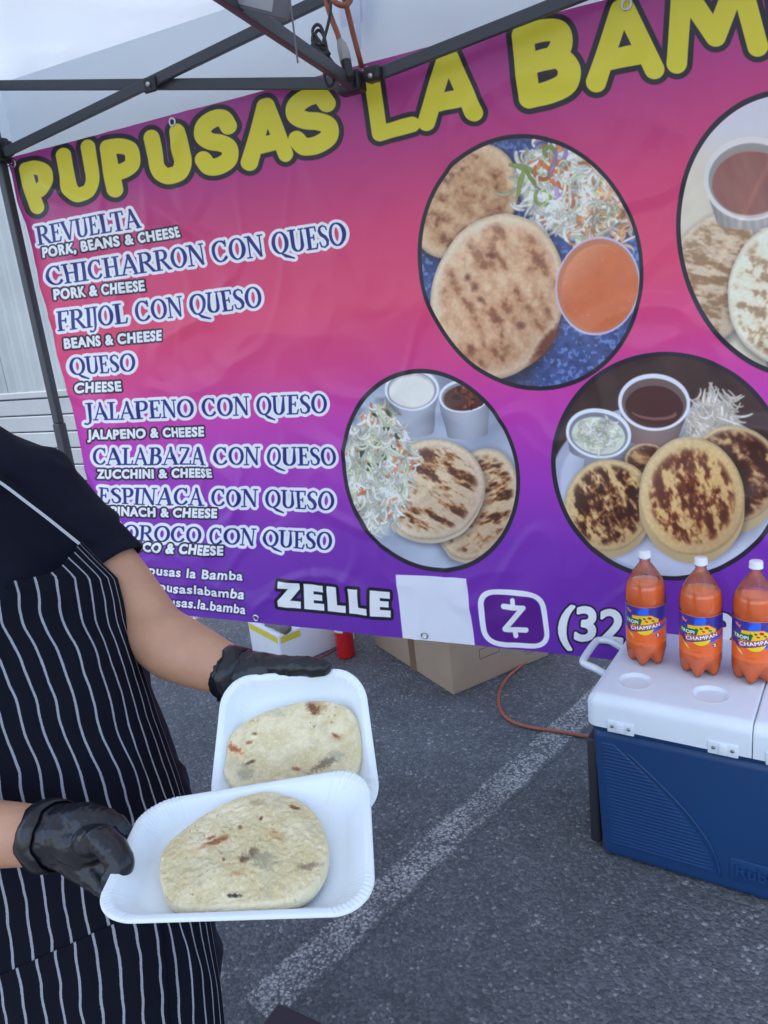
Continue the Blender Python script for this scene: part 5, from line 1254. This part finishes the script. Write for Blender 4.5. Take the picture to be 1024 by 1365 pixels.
# ============================================================ THINGS BEHIND THE BANNER
card = mat('brown cardboard', (.40, .29, .20), .8, noise=(9, .12), bump=(120, .15, .001))
inkm = mat('printed brown ink', (.08, .05, .035), .8); tapem = mat('brown tape', (.20, .125, .07), .35)
q0 = on_z(605, 927); q1 = on_z(504, 862); q2 = on_z(698, 876)
ex1 = (q1-q0)/np.linalg.norm(q1-q0); ang = math.atan2(ex1[1], ex1[0]); ex2 = np.array([ex1[1], -ex1[0], 0]);
LX, LY, LH = .62, .50, .40
bx = thing('cardboard_box', 'large plain brown cardboard box on the asphalt behind the banner bottom', 'box', tuple(q0+ex1*LX/2+ex2*LY/2), rz=ang)
mb_ = Matrix.Translation(Vector(q0+ex1*LX/2+ex2*LY/2)) @ Matrix.Rotation(ang, 4, 'Z')
bm = bmesh.new(); add_box(bm, (0, 0, LH/2+.001), (LX, LY, LH), .004, mb_); bobj('carton', bm, card, bx, True, True)
for sy in (-1, 1):
    bm = bmesh.new(); add_box(bm, (0, sy*LY/4, LH+.003), (LX, LY/2-.002, .003), .001, mb_); bobj('flap', bm, card, bx, False, True)
bm = bmesh.new(); add_box(bm, (0, 0, LH+.0052), (LX, .05, .0006), 0, mb_); add_box(bm, (-LX/2-.0004, 0, LH-.045), (.0006, .05, .09), 0, mb_); bobj('tape', bm, tapem, bx, False, True)
# the face towards +ex2*0 (left visible) is local y=-LY/2 side; the other is local x=-LX/2
bm = bmesh.new(); add_box(bm, (-.02, LY/2+.0005, .13), (.05, .0006, .26), 0, mb_); bobj('tape', bm, tapem, bx, False, True)
def local_face_text(txt, size, lx, lz, m):
    # on the right-hand visible face (local x = -LX/2)
    T = mb_ @ Matrix.Translation((-LX/2-.0012, 0, 0)) @ Matrix.Rotation(-PI/2, 4, 'Z') @ Matrix.Translation((lx, 0, lz)) @ Matrix.Rotation(PI/2, 4, 'X')
    return relief('print', txt, size, T, m, bx, .0002)
# printed marks on the right-hand visible face
def face_rect(bm, a0, z0, a1, z1):                        # outline of four thin strokes
    for (x, z, sx, sz) in (((a0+a1)/2, z0, a1-a0, .002), ((a0+a1)/2, z1, a1-a0, .002), (a0, (z0+z1)/2, .002, z1-z0), (a1, (z0+z1)/2, .002, z1-z0)):
        add_box(bm, (-LX/2-.0006, x, z), (.0006, sx, sz), 0, mb_)
sgn = 1 if (ex2@(q2-q0)) > 0 else -1
fr_l = lambda d: (-LY/2+d)                                # distance from the near corner along the face
bm = bmesh.new(); face_rect(bm, fr_l(.26), .11, fr_l(.36), .15); bobj('print', bm, inkm, bx, False, True)
bm = bmesh.new()
for k in range(5): add_box(bm, (-LX/2-.0006, fr_l(.06+.03*(k % 2)/2+.03), .05+.014*k), (.0006, .07-.012*(k % 3), .0022), 0, mb_)
bobj('print', bm, inkm, bx, False, True)
# white carton with a yellow band
wc = mat('white coated carton', (.72, .73, .76), .5, noise=(12, .08)); yel = mat('yellow print band', (.72, .60, .06), .5); bag = mat('crumpled grey paper', (.16, .14, .12), .7, bump=(40, .8, .01))
c0 = on_z(378, 893); c1 = on_z(436, 868); e1 = (c1-c0)/np.linalg.norm(c1-c0); e2 = np.array([-e1[1], e1[0], 0]); an = math.atan2(e1[1], e1[0])
wb = thing('white_carton', 'white carton with a yellow band and crumpled paper on top, left behind the banner', 'carton', tuple(c0+e1*.2+e2*.14), rz=an)
mw = Matrix.Translation(Vector(c0+e1*.2+e2*.14)) @ Matrix.Rotation(an, 4, 'Z'); hh = .165
bm = bmesh.new(); add_box(bm, (0, 0, hh/2), (.40, .28, hh), .004, mw); bobj('carton', bm, wc, wb, True, True)
bm = bmesh.new(); add_box(bm, (-.2006, -.0, hh-.026), (.0012, .26, .03), 0, mw); bobj('band', bm, yel, wb, False, True)
bm = bmesh.new(); add_box(bm, (-.14, -.1406, hh-.026), (.1, .0012, .03), 0, mw); bobj('band', bm, yel, wb, False, True)
blob('crumpled_paper', [[(c0+e2*t*.28+e1*.05+ZUP*(hh+.012+.012*math.sin(t*9)), .028) for t in (.05, .3, .55, .8, 1.0)], [(c0+e2*.1+e1*.22+ZUP*(hh+.01), .03), (c0+e2*.22+e1*.2+ZUP*(hh+.015), .03)]], bag, wb, .008, 1, disp=lambda c: .010*mnoise.noise(Vector(c)*30))
# red extinguisher
redm = mat('glossy red enamel', (.50, .012, .015), .3, spec=.5); 
fe = thing('fire_extinguisher', 'small red fire extinguisher standing behind the banner bottom edge', 'extinguisher', tuple(on_z(462, 874)))
prof = [(.0005, 0), (.036, 0), (.040, .004), (.041, .01), (.041, .27), (.038, .29), (.028, .306), (.016, .314), (.013, .32), (.013, .33), (.0005, .331)]
v, f = lathe(prof, 40); pyobj('cylinder', v, f, redm, fe)
v, f = lathe([(.0414, .13), (.0414, .24)], 40); pyobj('label', v[:40*2], f[15:30], mat('white label', (.7, .7, .7), .4), fe)
bm = bmesh.new(); add_cyl(bm, (0, 0, .33), (0, 0, .35), .011); bobj('valve', bm, bolt_m, fe, True)
bm = bmesh.new(); add_bar(bm, (-.02, 0, .352), (.07, 0, .372), .012, .005); bobj('lever', bm, brk_m, fe)
tube('hose', [(.01, 0, .34), (.04, .02, .33), (.05, .02, .25), (.047, .02, .14)], .006, brk_m, fe)
# cables on the ground
orc = mat('orange cord jacket', (.30, .085, .045), .5, noise=(20, .1)); redc = mat('thin red cable', (.35, .03, .05), .5); blkc = mat('black cord', (.012, .012, .014), .4)
tag(tube('extension_cord', [on_z(x, y, .008) for x, y in ((760, 850), (735, 868), (712, 878), (694, 888), (675, 905), (665, 925), (667, 945), (680, 960), (705, 969), (745, 975), (785, 982), (830, 990), (900, 990))], .0062, orc, None, 10, 10), 'orange extension cord curving over the asphalt to the left end of the cooler', 'cord')
tag(tube('thin_cable', [on_z(x, y, .006) for x, y in ((360, 905), (410, 884), (428, 876), (446, 866), (456, 860))], .003, redc), 'thin red cable on the asphalt beside the white carton', 'cable')
bm = bmesh.new(); tb_ = on_z(498, 858); add_box(bm, (0, 0, .04), (.09, .08, .08), .012, Matrix.Translation(Vector(tb_)) @ Matrix.Rotation(.4, 4, 'Z'))
# dark storage case corner at the bottom edge of the picture
cs = at(371, 1337, 1.36); cz = cs[2]
dk = mat('dark plum plastic case', (.022, .018, .026), .5, bump=(80, .1, .001))
cse = thing('storage_case', 'dark plum storage case whose corner shows at the bottom edge', 'case', (cs[0], cs[1], 0))
cq = lambda x, y: on_z(x, y, cz); a1 = cq(335, 1366)-cs; a2 = cq(436, 1367)-cs; a1 /= np.linalg.norm(a1); a2 /= np.linalg.norm(a2)
an2 = math.atan2(a2[1], a2[0]); e2p = np.array([a2[1], -a2[0], 0]); e2p = e2p if e2p@a1 > 0 else -e2p
mc_ = Matrix.Translation(Vector((cs[0], cs[1], 0)+0*cs)) if False else Matrix.Translation(Vector((*(cs+a2*.17+e2p*.12)[:2], 0))) @ Matrix.Rotation(an2, 4, 'Z')
bm = bmesh.new(); add_box(bm, (0, 0, cz/2-.012), (.335, .235, cz-.024), .012, mc_); bobj('case_body', bm, dk, cse, True, True)
bm = bmesh.new(); add_box(bm, (0, 0, cz-.012), (.345, .245, .024), .006, mc_); bobj('case_lid', bm, dk, cse, True, True)

# ============================================================ THINGS HANGING FROM THE FRAME
lampg = mat('grey enamel lamp housing', (.16, .17, .2), .4); lens_m = mat('frosted lamp panel', (.45, .47, .52), .3)
lf = thing('light_fixture', 'grey flat light fixture hanging at the top edge with a pull chain', 'lamp', tuple(at(350, -8, 1.45)))
c_ = at(350, -22, 1.47); ml = Matrix.Translation(Vector(c_))
R3 = Matrix(((RT[0], UP[0], -fwd[0]), (RT[1], UP[1], -fwd[1]), (RT[2], UP[2], -fwd[2]))).to_4x4()
mlr = ml @ R3 @ Matrix.Rotation(-.24, 4, 'Z') @ Matrix.Rotation(.5, 4, 'X')
bm = bmesh.new(); add_box(bm, (0, 0, 0), (.115, .10, .022), .004, mlr); bobj('housing', bm, lampg, lf, True, True)
bm = bmesh.new(); add_box(bm, (-.012, 0, .0115), (.08, .085, .003), .001, mlr); bobj('panel', bm, lens_m, lf, True, True)
bm = bmesh.new(); add_cyl(bm, Vector(at(340, -25, 1.50)), Vector(at(340, -60, 1.46)), .006); bobj('bracket', bm, lampg, lf, True, True)
chm = mat('bead chain', (.2, .2, .22), .35, metal=1)
bm = bmesh.new(); ca, cb = at(386, -6, 1.44), at(397, 83, 1.47)
for k in range(44):
    t = k/43; bmesh.ops.create_icosphere(bm, subdivisions=1, radius=.0022, matrix=Matrix.Translation(Vector(ca*(1-t)+cb*t)))
tag(bobj('pull_chain', bm, chm, lf, True, True), kind='stuff')
# orange cord looping over the frame, with its connector
oc = thing('hanging_cord', 'orange extension cord hanging from the canopy roof into a clear-ended plug', 'cord', tuple(at(450, 0, 2.0)))
dpt = 2.06
tube('cord', [at(x, y, dpt) for x, y in ((428, -50), (433, -20), (436, 5), (443, 27), (450, 45), (453, 56))], .0075, orc, oc, 8, 10, True)
tube('cord', [at(x, y, z) for x, y, z in ((428, -50, 2.06), (436, -15, 2.05), (446, 2, 2.04), (456, 7, 2.04), (464, 5, 2.05), (468, -4, 2.06), (464, -14, 2.07), (458, -10, 2.08), (461, 5, 2.09), (466, 25, 2.1), (472, 50, 2.12), (481, 84, 2.16), (484, 100, 2.3))], .0075, orc, oc, 8, 10, True)
clr = mat('translucent grey connector', (.42, .40, .38), .25, spec=.6, Transmission_Weight=.3)
tube('connector', [at(453, 54, dpt), at(456, 62, dpt), at(459, 72, dpt), at(461, 82, dpt)], lambda t: .0085+.007*math.sin(min(1, t*1.6)*PI/2), clr, oc, 6, 16, True)
tube('plug', [at(461, 81, dpt), at(463, 92, dpt), at(465, 106, dpt)], .0145, blkc, oc, 6, 16, True)
# black cord bundle
bc = thing('cord_bundle', 'coiled black power cord bundle tied to the canopy frame joint', 'cord', tuple(at(430, 60, 2.05)))
dz = 2.03
def loop(pts, z=dz, r=.0042): return tube('loop', [at(x, y, z) for x, y in pts], r, blkc, bc, 8, 8, True)
loop([(441, 4), (440, 20), (436, 38), (432, 52), (430, 62)]); 
loop([(432, 62), (432, 48), (428, 36), (422, 33), (417, 40), (419, 52), (427, 64), (436, 78), (443, 92)], 2.02)
loop([(436, 66), (433, 52), (428, 42), (423, 41), (420, 48), (423, 58), (431, 68), (440, 82), (447, 96)], 2.035)
loop([(430, 60), (424, 52), (418, 45), (417, 58), (424, 66), (434, 76), (438, 88), (433, 96), (433, 106), (438, 115), (445, 110), (442, 98), (437, 88)], 2.0)
loop([(414, 62), (420, 59), (428, 62), (434, 66)], 2.01)
loop([(434, 72), (440, 80), (448, 90), (458, 104)], 2.05, .006); loop([(430, 66), (438, 78), (446, 90), (452, 100)], 2.04, .007)
bm = bmesh.new(); add_cyl(bm, Vector(at(431, 68, 2.02)), Vector(at(437, 76, 2.03)), .014, .012, 14); bobj('tie_wrap', bm, blkc, bc, True, True)
